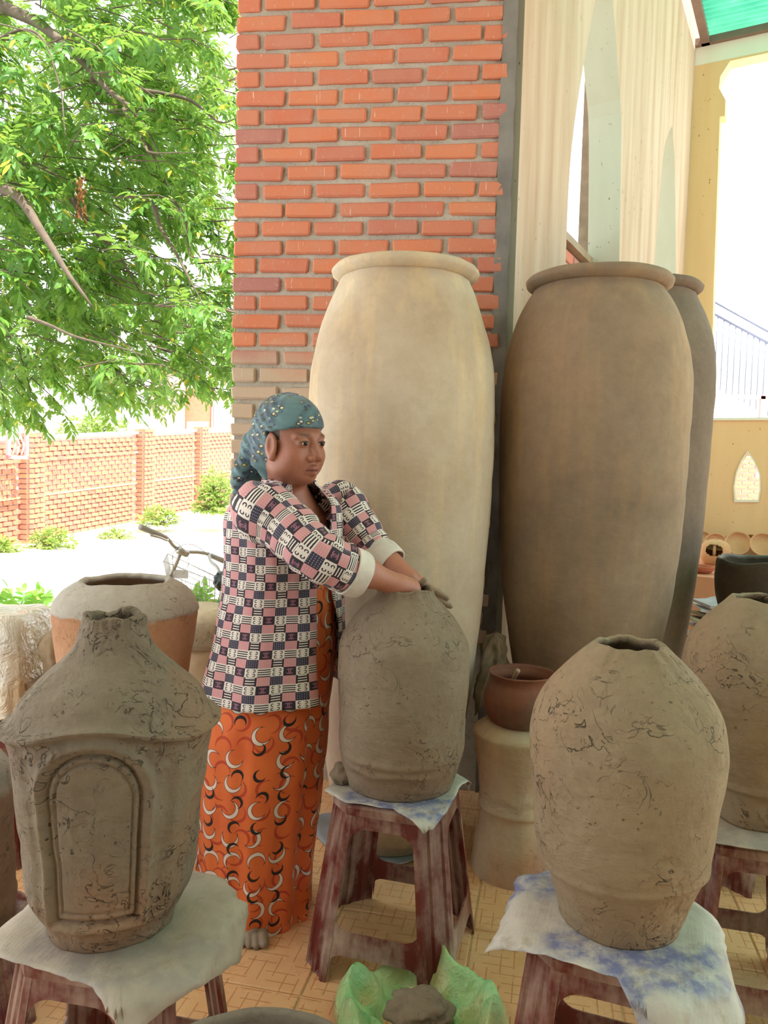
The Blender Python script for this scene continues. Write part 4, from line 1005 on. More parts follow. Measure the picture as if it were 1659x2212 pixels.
# ---- jacket
def mat_jacket():
    m = M_('checked print jacket')
    uv = m.n('ShaderNodeSeparateXYZ', None, _0=m.tc.outputs['UV']); CWd, CHt = 0.034, 0.023
    a = m.math('DIVIDE', uv.outputs[0], CWd); b = m.math('DIVIDE', uv.outputs[1], CHt)
    ia, ib = m.math('FLOOR', a), m.math('FLOOR', b); x, y = m.math('FRACT', a), m.math('FRACT', b)
    md = lambda v_, n_: m.math('FLOORED_MODULO', v_, n_)
    eq = lambda v_, k_: m.math('COMPARE', v_, k_, 0.1)
    ca, cb = md(ia, 4.0), md(ib, 4.0)
    pk, wh, bk = s2l(212, 156, 156), s2l(226, 216, 206), s2l(42, 30, 42)
    band = lambda v_, lo_, hi_: m.math('MULTIPLY', m.math('GREATER_THAN', v_, lo_), m.math('LESS_THAN', v_, hi_))
    # pink with fine plaid
    gr = m.math('MAXIMUM', m.math('LESS_THAN', m.math('FRACT', m.math('MULTIPLY', x, 6)), 0.25), m.math('LESS_THAN', m.math('FRACT', m.math('MULTIPLY', y, 5)), 0.25))
    pink = m.mix(m.math('MULTIPLY', gr, 0.45), pk, s2l(168, 92, 104))
    def ring(cx, cy, r, t, side, sx=1.0):    # C shape open on one side
        dx = m.math('MULTIPLY', m.math('SUBTRACT', x, cx), 1.45 * sx); dy = m.math('SUBTRACT', y, cy)
        d = m.math('SQRT', m.math('ADD', m.math('MULTIPLY', dx, dx), m.math('MULTIPLY', dy, dy)))
        rg = m.math('LESS_THAN', m.math('ABSOLUTE', m.math('SUBTRACT', d, r)), t)
        op = m.math('MULTIPLY', m.math('GREATER_THAN', m.math('MULTIPLY', dx, side), r * 0.35), m.math('LESS_THAN', m.math('ABSOLUTE', dy), r * 0.62))
        return m.math('MULTIPLY', rg, m.math('SUBTRACT', 1.0, op))
    four = ring(0.27, 0.27, 0.13, 0.05, 1)
    for c_ in ((0.73, 0.27, -1), (0.27, 0.73, 1), (0.73, 0.73, -1)): four = m.math('MAXIMUM', four, ring(c_[0], c_[1], 0.13, 0.05, c_[2]))
    white = m.mix(four, wh, bk)
    logo = m.mix(m.math('MAXIMUM', ring(0.40, 0.5, 0.26, 0.055, -1), ring(0.60, 0.5, 0.26, 0.055, 1)), bk, s2l(150, 96, 116))
    stripes = m.mix(m.math('LESS_THAN', m.math('FRACT', m.math('MULTIPLY', y, 4)), 0.5), wh, bk)
    dt = m.math('MULTIPLY', m.math('LESS_THAN', m.math('FRACT', m.math('MULTIPLY', x, 6)), 0.4), m.math('LESS_THAN', m.math('FRACT', m.math('MULTIPLY', y, 5)), 0.4))
    dots = m.mix(dt, s2l(48, 44, 62), s2l(150, 144, 160))
    bars = m.mix(m.math('MULTIPLY', band(x, .14, .86), m.math('LESS_THAN', m.math('FRACT', m.math('ADD', m.math('MULTIPLY', y, 3.4), .15)), 0.4)), bk, wh)
    odd = m.math('MODULO', m.math('ADD', ca, 0), 2.0)           # column parity
    half2 = m.math('GREATER_THAN', ca, 1.5)
    r0 = m.mix(odd, m.mix(half2, stripes, logo), white); r2 = m.mix(odd, m.mix(half2, logo, stripes), white)
    r1 = m.mix(odd, pink, m.mix(half2, dots, bars)); r3 = m.mix(odd, pink, m.mix(half2, bars, dots))
    c = m.mix(eq(cb, 1.0), r0, r1); c = m.mix(eq(cb, 2.0), c, r2); c = m.mix(eq(cb, 3.0), c, r3)
    fold = m.noise(1, 3, 0.5, vec=m.mapping((9, 9, 5)))
    return m.done(c, 0.75, m.bump(m.math('ADD', fold, m.math('MULTIPLY', m.noise(30, 2), 0.15)), 0.5, 0.02), Sheen_Weight=0.1)
M_jacket = mat_jacket()
def loft(secs, a0, a1, n, K=6, wr=0.0, seed=0, ufix=None, frame=None, zfun=None, gap=None, fold=None):
    """secs: (cx,cy,z,rx,ry,exp) ; angle 0 = front (tf), + towards tr. returns verts, faces, uv"""
    F_, R_ = frame if frame else (tf, tr)
    rows = [q for q in bez(secs, K)]; v = []; uv = []; f = []; vlen = 0; prev = None; closed = (a1 - a0) > 2 * math.pi - 1e-6 and gap is None
    m_ = n if closed else n + 1
    for j, s_ in enumerate(rows):
        cx, cy, z, rx, ry, ex = s_
        t = j / (len(rows) - 1)
        g0, g1 = (a0, a1) if gap is None else gap(t, z)
        if prev is not None: vlen += math.dist((cx, cy, z), prev)
        prev = (cx, cy, z); per = math.pi * (rx + ry)
        for k in range(m_):
            th = g0 + (g1 - g0) * k / n; c, s = math.cos(th), math.sin(th)
            e = 2 / ex; a = math.copysign(abs(c) ** e, c) * ry; b = math.copysign(abs(s) ** e, s) * rx
            if fold: kk = fold(th, t, z); a *= 1 + kk; b *= 1 + kk
            P = np.array([cx, cy, z]) + F_ * a + R_ * b
            if wr:
                nr = wr * (N3(P[0] * 11 + seed, P[1] * 11, P[2] * 7) + .5 * N3(P[0] * 26, P[1] * 26 + seed, P[2] * 15)); dv = F_ * c + R_ * s; P = P + dv * nr
            if zfun: P[2] += zfun(th, t, z)
            v.append(P); uv.append((th * (ufix or per / (2 * math.pi)), vlen))
    for j in range(len(rows) - 1):
        for k in range(n):
            a = j * m_ + k; b = j * m_ + (k + 1) % m_; f.append((a, b, b + m_, a + m_))
    return v, f, uv
def ctr(px, py, Y): p = atY(px, py, Y); return p[0], p[1], p[2]
jc = [ctr(598, 1490, 2.24), ctr(600, 1440, 2.24), ctr(606, 1360, 2.245), ctr(612, 1270, 2.25), ctr(618, 1180, 2.255), ctr(622, 1120, 2.255), ctr(625, 1090, 2.255), ctr(625, 1070, 2.255), ctr(624, 1054, 2.255), ctr(624, 1044, 2.25), ctr(626, 1036, 2.245)]
jr = [(.225, .190, 2.1), (.215, .182, 2.1), (.200, .168, 2.1), (.188, .155, 2.1), (.190, .148, 2.2), (.192, .138, 2.2), (.180, .124, 2.2), (.150, .108, 2.1), (.112, .092, 2.0), (.085, .080, 2.0), (.078, .076, 2.0)]
JS = [c_ + r_ for c_, r_ in zip(jc, jr)]
def jgap(t, z):
    if z > 1.13: k = (z - 1.13) / 0.17; n0, n1 = -.10 - .30 * k, .10 + .50 * k
    else: k = min(1, max(0, (1.10 - z) / 0.2)); n0, n1 = -.10 - .36 * k, .08 - .02 * k
    return n1, 2 * math.pi + n0
v, f, uv = loft(JS, 0, 2 * math.pi, 150, 9, 0.007, 3, ufix=0.185, gap=jgap, fold=lambda th, t, z: 0.035 * (1 - t) ** 2 * math.sin(th * 7 + 1))
jk = mk('jacket', v, f, M_jacket, None, True, uv); solid(jk, 0.003, 1); adopt(jk, woman); jk['label'] = 'loose jacket in pink, black and white checked print'
def limb(name, pts, rad, mat, parent, n=40, K=8, wr=0.006, seed=0, uoff=0, rings=None):
    rows = [np.array(q) for q in bez([tuple(p) + (r,) for p, r in zip(pts, rad)], K)]; v = []; uv = []; f = []; prev = None; L_ = 0
    for j, q in enumerate(rows):
        p = q[:3]; r = q[3]; tg = rows[min(j + 1, len(rows) - 1)][:3] - rows[max(j - 1, 0)][:3]; tg /= np.linalg.norm(tg)
        a = np.array([0, 0, 1.]) if prev is None else prev; a = a - tg * (a @ tg); a /= np.linalg.norm(a); prev = a; b = np.cross(tg, a)
        if j: L_ += np.linalg.norm(p - rows[j - 1][:3])
        for k in range(n + 1):
            th = 2 * math.pi * k / n; d = a * math.cos(th) + b * math.sin(th); P = p + d * r
            P = P + d * wr * (N3(P[0] * 16 + seed, P[1] * 16, P[2] * 16) + .6 * N3(P[0] * 38, P[1] * 38 + seed, P[2] * 38)) + d * (rings(L_, th) if rings else 0)
            v.append(P); uv.append((th * 0.062 + uoff, L_))
    m_ = n + 1
    for j in range(len(rows) - 1):
        for k in range(n): f.append((j * m_ + k, j * m_ + k + 1, (j + 1) * m_ + k + 1, (j + 1) * m_ + k))
    o = mk(name, v, f, mat, None, True, uv); solid(o, 0.003, 1)
    o.parent = parent; return o
cfR0, cfR1 = atY(756, 1233, 2.025), atY(780, 1242, 2.04)
inR = shR + tr * -.075 + np.array([0, 0, .004])
limb('sleeve', [inR, shR + np.array([0, 0, -.012]), (shR * .6 + elR * .4), elR + np.array([0, 0, -.004]), cfR0], [.012, .080, .074, .066, .060], M_jacket, jk, seed=2, rings=lambda l, th: 0.003 * math.sin(l * 120) * (1 if l > .2 else .2))
cfL0, cfL1 = atY(816, 1196, 2.29), atY(846, 1220, 2.26)
inL = shL + tr * .075 + np.array([0, 0, .004])
limb('sleeve', [inL, shL + np.array([0, 0, -.012]), (shL * .5 + elL * .5), elL, cfL0], [.012, .074, .066, .054, .046], M_jacket, jk, seed=8, uoff=0.01, rings=lambda l, th: 0.0025 * math.sin(l * 130) * (1 if l > .2 else .2))
M_cuff = plain('turned-back white cuff', s2l(214, 206, 194), 0.8, 0.15, 14, 0.3)
for a_, b_, ra in ((cfR0, cfR1, .059), (cfL0, cfL1, .047)):
    o = limb('cuff', [a_ - (b_ - a_) * .25, a_ * .5 + b_ * .5, b_], [ra + .003, ra + .004, ra + .001], M_cuff, jk, wr=0.004, seed=5); o.modifiers[0].thickness = 0.005
# collar
# ---- orange dress / skirt
def mat_dress():
    m = M_('orange crescent print'); uv = m.tc.outputs['UV']
    base = m.mix(m.rng(m.noise(10, 4), 0.35, 0.7), s2l(230, 114, 50), s2l(218, 98, 44))
    def crescents(c, scale, seed, R, r2, off, col, ol=None, thr=0.0):
        vv = m.vmath('SCALE', m.vmath('ADD', uv, (seed, seed * 1.7, 0)), scale)
        vr = m.n('ShaderNodeTexVoronoi', {'voronoi_dimensions': '2D'}, Scale=1.0, Randomness=0.32, Vector=vv)
        lc = m.vmath('SUBTRACT', vv, vr.outputs['Position']); sp = m.n('ShaderNodeSeparateXYZ', None, _0=vr.outputs['Color'])
        rt = m.n('ShaderNodeVectorRotate', {'rotation_type': 'Z_AXIS'}, Vector=lc, Angle=m.math('MULTIPLY', sp.outputs[0], 6.28)).outputs[0]
        d1 = m.vmath('LENGTH', rt); d2 = m.vmath('LENGTH', m.vmath('SUBTRACT', rt, (off, 0, 0)))
        ok = m.math('GREATER_THAN', sp.outputs[1], thr)
        if ol is not None:
            mo = m.math('MULTIPLY', m.math('MULTIPLY', m.math('LESS_THAN', d1, R + .022), m.math('GREATER_THAN', d2, r2 - .022)), ok); c = m.mix(mo, c, ol)
        mk_ = m.math('MULTIPLY', m.math('MULTIPLY', m.math('LESS_THAN', d1, R), m.math('GREATER_THAN', d2, r2)), ok)
        return m.mix(mk_, c, col)
    c = crescents(base, 15, 3.1, .40, .36, .10, s2l(190, 66, 30), None, 0.1)
    c = crescents(c, 13.5, 8.7, .35, .315, .11, s2l(232, 214, 200), s2l(90, 40, 24), 0.16)
    c = crescents(c, 13.5, 5.37, .25, .205, .08, s2l(30, 16, 16), None, 0.3)
    return m.done(c, 0.7, m.bump(m.noise(1, 3, 0.5, vec=m.mapping((10, 10, 3))), 0.4, 0.02), Sheen_Weight=0.1)
M_dress = mat_dress()
foot_th = math.atan2((toe - np.array([-.30, 2.24, 0])) @ tr, (toe - np.array([-.30, 2.24, 0])) @ tf)
sc = [ctr(546, 2020, 2.27), ctr(547, 1980, 2.27), ctr(552, 1850, 2.26), ctr(562, 1700, 2.25), ctr(574, 1560, 2.24), ctr(590, 1440, 2.245), ctr(604, 1330, 2.25), ctr(616, 1220, 2.255), ctr(621, 1140, 2.255)]
sc = [(c_[0], c_[1], c_[2]) for c_ in sc]; sc[0] = (sc[0][0], sc[0][1], 0.020)
srd = [(.172, .164, 2.1), (.172, .164, 2.1), (.180, .168, 2.1), (.190, .174, 2.1), (.198, .172, 2.1), (.196, .160, 2.1), (.178, .146, 2.1), (.170, .132, 2.1), (.150, .110, 2.1)]
def hemz(th, t, z):
    d = (th - foot_th + math.pi) % (2 * math.pi) - math.pi
    return .075 * math.exp(-(d / .42) ** 2) * max(0, 1 - t / .3) ** 2
v, f, uv = loft([a_ + b_ for a_, b_ in zip(sc, srd)], 0, 2 * math.pi, 180, 8, 0.006, 11, ufix=0.185, zfun=hemz,
                fold=lambda th, t, z: (0.040 * math.sin(th * 9 + 2 * math.sin(th * 2)) + .022 * math.sin(th * 17 + 1)) * max(0, 1 - t * 1.7) ** .7)
sk = mk('dress', v, f, M_dress, None, True, uv); solid(sk, 0.003, 1); adopt(sk, woman); sk['label'] = 'long orange dress with white and black crescents'
# pale underskirt trailing on the floor behind her foot
pts = [(-.46, 2.14), (-.36, 2.11), (-.345, 2.20), (-.36, 2.30), (-.44, 2.36), (-.53, 2.30), (-.53, 2.20)]
v = []; f = []; R = 8; m_ = len(pts) * 4; dn = [np.array(pts[i]) + (np.array(pts[(i + 1) % 7]) - np.array(pts[i])) * k / 4 for i in range(7) for k in range(4)]; c0 = np.mean(dn, axis=0)
v.append((c0[0], c0[1], .05))
for j in range(1, R + 1):
    for q_ in dn: p = c0 + (q_ - c0) * j / R; v.append((p[0], p[1], max(.004, .05 * (1 - (j / R) ** 2) + .008 * N3(p[0] * 30, p[1] * 30, 4)) if j < R else .004))
for k in range(m_): f.append((0, 1 + k, 1 + (k + 1) % m_))
for j in range(R - 1):
    for k in range(m_): a = 1 + j * m_ + k; b = 1 + j * m_ + (k + 1) % m_; f.append((a, a + m_, b + m_, b))
us = mk('underskirt', v, f, plain('pale pink lining', s2l(226, 186, 172), 0.6), None, True); adopt(us, woman)
# ================================================================== SMALL THINGS ON THE TERRACE
def crumple_disc(name, mat, outline, heights, seed, R=14, amp=0.01, sc=14, thick=0.0012):
    """outline: list of (x,y); heights(t, th, x, y)->z ; radial grid"""
    K = 8; dn = []; n = len(outline)
    P = bez([np.array(q) for q in outline] + [np.array(outline[0])], K)[:-1]; m_ = len(P); c0 = np.mean(P, axis=0)
    v = [(c0[0], c0[1], heights(0, 0, c0[0], c0[1]))]; f = []
    for j in range(1, R + 1):
        for k, q in enumerate(P):
            p = c0 + (q - c0) * j / R; th = 2 * math.pi * k / m_
            v.append((p[0] + amp * .5 * N3(p[0] * sc, p[1] * sc, seed), p[1] + amp * .5 * N3(p[1] * sc, p[0] * sc, seed + 5), heights(j / R, th, p[0], p[1]) + amp * (1 - 3.2 * abs(N3(p[0] * sc + seed, p[1] * sc, 2.5))) * min(1, j / R * 2)))
    for k in range(m_): f.append((0, 1 + k, 1 + (k + 1) % m_))
    for j in range(R - 1):
        for k in range(m_): a = 1 + j * m_ + k; b = 1 + j * m_ + (k + 1) % m_; f.append((a, a + m_, b + m_, b))
    o = mk(name, v, f, mat, None, True); solid(o, thick, 0); return o
def plastic(name, c1, c2, dirt, tr=0.35, rough=0.22):
    m = M_(name); c = m.mix(m.rng(m.noise(7, 4), 0.4, 0.65), c1, c2)
    c = m.mix(m.rng(m.noise(30, 4, 0.7), 0.60, 0.70, 0, 0.8), c, dirt)
    h = m.math('ADD', m.noise(12, 4, 0.6, dist=1.2), m.math('MULTIPLY', m.noise(40, 3, 0.6, dist=1.0), 0.3)); nb = m.bump(h, 0.7, 0.02)
    m.done(c, rough, nb); t = m.n('ShaderNodeBsdfTranslucent', None, Color=c, Normal=nb); mx = m.n('ShaderNodeMixShader', None, _0=tr)
    m.nt.links.new(m.b.outputs[0], mx.inputs[1]); m.nt.links.new(t.outputs[0], mx.inputs[2]); m.nt.links.new(mx.outputs[0], m.out.inputs[0]); return m.m
# ---- green bag of clay
gc = atZ(905, 2262, 0.0); bagm = plastic('green plastic bag', s2l(176, 232, 164), s2l(222, 224, 160), s2l(170, 160, 104), 0.2)
ol = [(0.21 * math.cos(t_) * (1 + .12 * math.sin(3 * t_ + 1)), 0.19 * math.sin(t_) * (1 + .10 * math.cos(4 * t_))) for t_ in [2 * math.pi * k / 14 for k in range(14)]]
def bagh(t, th, x, y):
    rim = 0.078 + 0.02 * math.sin(th * 2 + .6) + .022 * math.sin(th * 5 + 2) + (.02 if 1.2 < th < 2.0 else 0) * math.sin((th - 1.2) / .8 * math.pi)
    if t < .55: return 0.02
    if t < .85: return 0.02 + (rim - .02) * ((t - .55) / .30) ** 1.3
    return rim - (rim - .012) * ((t - .85) / .15) ** 1.6
bag = crumple_disc('plastic_bag', bagm, ol, bagh, 3, 36, 0.020, 17); bag.location = (gc[0] - .01, gc[1] + .045, 0.002); tag(bag, 'crumpled green plastic bag lying open on the floor with clay inside', 'bag')
gx_, gy_ = gc[0] - .01, gc[1] + .045
l = blob('clay_lump', M_wet, 0.075, 0.06, 0.034, 12, 4, .35, 2); l.location = (gx_ + .01, gy_ - .02, .036); tag(l, 'dark lump of clay inside the green plastic bag', 'clay lump')
# ---- wide basin near the camera on its own stool
bx, by = atY(530, 2391, 0.87)[0], 0.87
stool(bx, by, math.radians(-12), 'maroon plastic stool under the wide clay basin at the bottom edge', 0.92)
bas = lathe('clay_basin', [(0.10, 0), (0.13, 0.012), (0.155, 0.05), (0.170, 0.10), (0.176, 0.116)], clay('grey basin clay', s2l(132, 120, 106), s2l(112, 100, 88), None, crack=0.2, bump=0.3), None, 110, 6, 0.002, 6, 0.003, 0.014, 71, close_in=0.1)
bas.location = (bx, by, SEAT + 0.003); tag(bas, 'wide shallow grey clay basin at the bottom edge of the frame', 'basin')
# ---- sheet under the cream jar
sh = crumple_disc('plastic_sheet', plain('grey plastic sheet', s2l(150, 156, 164), 0.35, 0.15, 10), [(0.25 * math.cos(t_) * (1 + .1 * math.sin(3 * t_)), .23 * math.sin(t_)) for t_ in [2 * math.pi * k / 12 for k in range(12)]], lambda t, th, x, y: .002 + (.012 * max(0, t - .86) / .14 * (1 + math.sin(th * 5))), 8, 12, .002, 20, .001)
sh.location = (J1.location.x - .02, J1.location.y, 0.001); tag(sh, 'grey plastic sheet lying on the floor under the cream jar', 'sheet'); J1.location.z = 0.006
# ---- post and rag between the tall jars
rp = atY(1068, 1400, 2.76)
po = MB().box((0, 0, rp[2] / 2 + .01), (.036, .026, rp[2] + .02)).build('wooden_post', plain('grey weathered wood', s2l(120, 112, 102), .9)); po.location = (rp[0] + .005, 2.775, 0); add_mod_bevel(po, .004); tag(po, 'short grey wooden post between the two nearest tall jars', 'post')
v = []; f = []; nu, nv = 46, 26
for j in range(nv + 1):
    for i in range(nu + 1):
        a = 2 * math.pi * i / nu; t = j / nv; r = .028 + .030 * t + .014 * math.sin(a * 5 + 2) * t + .010 * math.sin(a * 9 + t * 3) * t + .02 * N3(math.cos(a) * 2.5, math.sin(a) * 2.5, t * 6)
        if j == 0: r = .001
        v.append((r * math.cos(a) * 1.1, r * math.sin(a) * .75, .040 - .30 * t * (.8 + .2 * math.sin(a * 2 + 1)) + .012 * N3(a, t * 3, 4)))
for j in range(nv):
    for i in range(nu): a = j * (nu + 1) + i; f.append((a, a + 1, a + nu + 2, a + nu + 1))
M_rag = plain('dusty rag', s2l(142, 126, 104), .95, .25, 18, .5)
rg = mk('rag', v, f, M_rag, None, True); rg.location = (rp[0] + .005, 2.775, rp[2] + .012); tag(rg, 'dusty brown rag hung over the short post behind the small round pot', 'rag')
# ---- plastic-covered clay block on a stool, left edge
tb = atY(30, 1330, 2.62); bX = tb[0] - .08; bY = 2.62
stool(bX + .02, bY, .12, 'maroon plastic stool under the plastic-wrapped clay block at the left edge', 1.05)
zt = tb[2]; hb = zt - SEAT
cb = MB().box((0, 0, hb / 2 - .005), (.31, .27, hb - .02)).build('clay_block', M_stand); cb.location = (bX, bY, SEAT + .004); add_mod_bevel(cb, .03, 3); tag(cb, 'block of raw clay wrapped in clear plastic at the left edge', 'clay block')
v = []; f = []; nu = 96; rows = [(0, .98, 0), (.5, 1, .006), (.86, 1.0, .004), (.97, 1.02, -.008), (1.0, 1.03, -.03), (1.015, 1.035, -.08), (1.03, 1.04, -.14), (1.05, 1.05, -.20), (1.09, 1.06, -.25), (1.13, 1.08, -.285), (1.2, 1.08, hb * -1 + .0)]
for j, (s_, k_, dz) in enumerate(rows):
    for i in range(nu):
        a = 2 * math.pi * i / nu; c, s2_ = math.cos(a), math.sin(a); e = .28
        x = math.copysign(abs(c) ** e, c) * .168 * s_; y = math.copysign(abs(s2_) ** e, s2_) * .148 * s_
        q = .018 * N3(x * 14, y * 14, dz * 12) * min(1, j / 4) + .010 * math.sin(a * 11 + j * .4) * max(0, (j - 4) / 6)
        v.append((x * (1 + q * 2), y * (1 + q * 2), max(dz + hb + .012 + (.012 * N3(x * 9, y * 9, j * .7) if j > 0 else 0) + (.05 * N3(c * 2, s2_ * 2, 7) * max(0, (j - 7) / 3)), .012)))
for j in range(len(rows) - 1):
    for i in range(nu): f.append((j * nu + i, j * nu + (i + 1) % nu, (j + 1) * nu + (i + 1) % nu, (j + 1) * nu + i))
f.append(tuple(range(nu)))
def mat_clear():
    m = M_('cloudy clear plastic'); c = m.mix(m.rng(m.noise(5, 3), .4, .65), s2l(236, 232, 222), s2l(226, 206, 168))
    h = m.math('ADD', m.noise(9, 4, .6, dist=1.5), m.math('MULTIPLY', m.noise(30, 3, dist=1), .3)); m.done(c, .12, m.bump(h, .9, .03), Specular_IOR_Level=.8)
    tp = m.n('ShaderNodeBsdfTransparent', None, Color=(1, .97, .9, 1)); mx = m.n('ShaderNodeMixShader', None, _0=.18)
    m.nt.links.new(m.b.outputs[0], mx.inputs[1]); m.nt.links.new(tp.outputs[0], mx.inputs[2]); m.nt.links.new(mx.outputs[0], m.out.inputs[0]); return m.m
M_clear = mat_clear()
pw = mk('plastic_wrap', v, f, M_clear, None, True); pw.location = (bX, bY, SEAT + .002); tag(pw, 'cloudy clear plastic sheet draped over the clay block at the left edge', 'sheet')
rk = atY(104, 1420, 2.50)
l = blob('clay_lump', clay('dry brown lump', s2l(170, 152, 126), s2l(140, 120, 96), None), .045, .05, .085, 31, 4, .25, 1.6); l.location = (rk[0] - .005, 2.56, rk[2] - .09)
tag(l, 'upright brown lump of clay between the wrapped block and the orange pot', 'clay lump')
# the lump stands on a plank that bridges the two stools
pk = MB().box((0, 0, 0), (.20, .12, .02)).build('wooden_plank', plain('old plank', s2l(140, 116, 92), .9)); pk.location = (rk[0] - .02, 2.56, rk[2] - .10); tag(pk, 'short plank under the upright brown clay lump', 'plank')
pm = MB().box((0, 0, 0), (.06, .06, rk[2] - .11)).build('brick_prop', M_stand); pm.location = (rk[0] - .02, 2.56, (rk[2] - .11) / 2); tag(pm, 'clay prop under the short plank behind the orange pot', 'prop')
wb = atZ(35, 1640, 0.0)
l = blob('wrapped_bundle', M_clear, .13, .12, .10, 44, 4, .2, 2); l.location = (wb[0] - .12, 3.35, 0.002); tag(l, 'plastic-wrapped bundle on the floor under the left stool', 'bundle')
l2 = blob('clay_lump', M_stand, .10, .09, .07, 45, 3, .2, 2); l2.location = (wb[0] - .12, 3.35, 0.003); tag(l2, 'raw clay inside the plastic-wrapped bundle on the floor', 'clay lump')
# ---- stone stool behind the orange pot
sp = atY(428, 1330, 3.05)
M_stone = clay('weathered stone', s2l(214, 202, 172), s2l(186, 170, 138), s2l(160, 150, 130), crack=.5, bump=.6, scale=1.0)
o = empty('stone_seat', (sp[0], 3.05, 0)); tag(o, 'round weathered stone seat behind the orange pot and beside the woman', 'stone seat')
s1 = lathe('top_slab', [(.14, 0), (.155, .02), (.16, .09), (.15, .115)], M_stone, o, 64, 5, .006, 6, 0, .14, 81, close_in=.004); s1.location.z = sp[2] - .115
s2_ = lathe('pedestal', [(.12, 0), (.13, .02), (.10, .2), (.105, sp[2] - .22), (.125, sp[2] - .116)], M_stone, o, 64, 5, .008, 6, 0, .1, 82, close_in=.004)
# ================================================================== FAR END OF THE TERRACE (right)
def fw(px, py, back): p = atP(px, py, W1 - U * back, U); return p
bowl_me = None
for i, (px, py, r_, tl_) in enumerate(((1515, 1206, .10, 1.0), (1545, 1203, .10, 1.15), (1578, 1208, .09, 1.05), (1592, 1203, .11, 1.2), (1622, 1207, .10, 1.05), (1645, 1205, .11, 1.15))):
    p = fw(px, py, .22 + .13 * (i % 2))
    if bowl_me is None:
        b0 = lathe('clay_bowl', [(.045, 0), (.07, .012), (.092, .04), (.10, .062)], M_bowl, None, 48, 5, .001, 6, 0, .012, 90, close_in=.05); bowl_me = b0.data; b = b0
    else: b = bowl_me and link(bpy.data.objects.new('clay_bowl', bowl_me))
    s_ = r_ / .10; b.scale = (s_, s_, s_); b.location = (p[0], p[1], zplat + .098 * s_); b.rotation_euler = (math.radians(68 + 8 * math.sin(i * 2)), 0, math.radians(-28 + 14 * math.sin(i * 3)))
    tag(b, ['leftmost pale clay bowl leaning before the yellow wall', 'pale clay bowl leaning second from the left before the yellow wall', 'smaller clay bowl leaning third from the left before the yellow wall', 'large clay bowl leaning fourth from the left before the yellow wall', 'clay bowl leaning fifth from the left before the yellow wall', 'rightmost clay bowl leaning before the yellow wall'][i], 'bowl', 'clay bowls leaning by the far wall')
# clay stove with an arched mouth
p = fw(1542, 1250, 1.1); so_ = empty('clay_stove', (p[0], p[1], zplat), math.atan2(-U[1], -U[0]) + math.pi / 2); tag(so_, 'pale round clay stove with an arched opening on the platform', 'stove')
def stove_field(th, z, r, t):
    return r, z
sb = lathe('stove_body', [(.075, 0), (.10, .03), (.115, .08), (.11, .14), (.085, .185), (.05, .20)], M_bowl, so_, 64, 5, .002, 6, .003, .018, 95, close_in=.08)
b_ = bmesh.new(); b_.from_mesh(sb.data)
dl = [fc for fc in b_.faces if fc.calc_center_median().y < -.03 and (fc.calc_center_median().x / .062) ** 2 + ((fc.calc_center_median().z - .125) / .048) ** 2 < 1]
bmesh.ops.delete(b_, geom=dl, context='FACES'); b_.to_mesh(sb.data); b_.free()
MB().tube([(0, -.085, .07), (0, -.075, .17)], .012, 8).build('pot_rest', M_bowl, so_, True)
p = fw(1512, 1282, 1.75); ds = lathe('terracotta_dish', [(.06, 0), (.085, .02), (.10, .05)], clay('red dish', s2l(190, 110, 80), s2l(170, 96, 70), None, crack=.1, bump=.1), None, 48, 5, .001, 6, 0, .01, 97, close_in=.03); ds.location = (p[0], p[1], zplat + .001); tag(ds, 'small red terracotta dish on the platform behind the rearmost tall jar', 'dish')
# pile of old roof tiles in front of the platform
tp = atY(1515, 1430, 4.75); tcols = [s2l(206, 200, 200), s2l(170, 164, 170), s2l(196, 180, 160), s2l(150, 132, 112)]
tms = [plain('old roof tile %d' % k, c, .8, .2, 10, .3) for k, c in enumerate(tcols)]
def tile_mesh(k):
    r = random.Random(k); v = []; f = []; n = 10
    for s_ in (0, 1):
        for j in (0, 1):
            for i in range(n + 1): x = -.16 + .32 * i / n; v.append((x, (-.12 if j == 0 else .12) + r.uniform(-.01, .01), .012 * math.cos(x * 14 + k) + s_ * .018))
    m_ = n + 1
    for i in range(n):
        f += [(i, i + m_, i + 1 + m_, i + 1), (2 * m_ + i, 2 * m_ + i + 1, 3 * m_ + i + 1, 3 * m_ + i), (i, i + 1, 2 * m_ + i + 1, 2 * m_ + i), (m_ + i, 3 * m_ + i, 3 * m_ + i + 1, m_ + i + 1)]
    f += [(0, 2 * m_, 3 * m_, m_), (n, m_ + n, 3 * m_ + n, 2 * m_ + n)]
    me = bpy.data.meshes.new('roof_tile'); me.from_pydata(v, [], f); me.materials.append(tms[k % 4]); return me
tmesh = [tile_mesh(k) for k in range(8)]
for k in range(14):
    o = link(bpy.data.objects.new('roof_tile', tmesh[k % 8])); o.location = (tp[0] + .10 + rng.uniform(-.03, .03), 4.75 + rng.uniform(-.02, .02), .014 + k * .0425); o.rotation_euler = (rng.uniform(-.02, .02), rng.uniform(-.02, .02), rng.uniform(-.25, .25))
    tag(o, 'old curved roof tile in the pile behind the rearmost tall jar', 'roof tile', 'roof tiles in the pile')
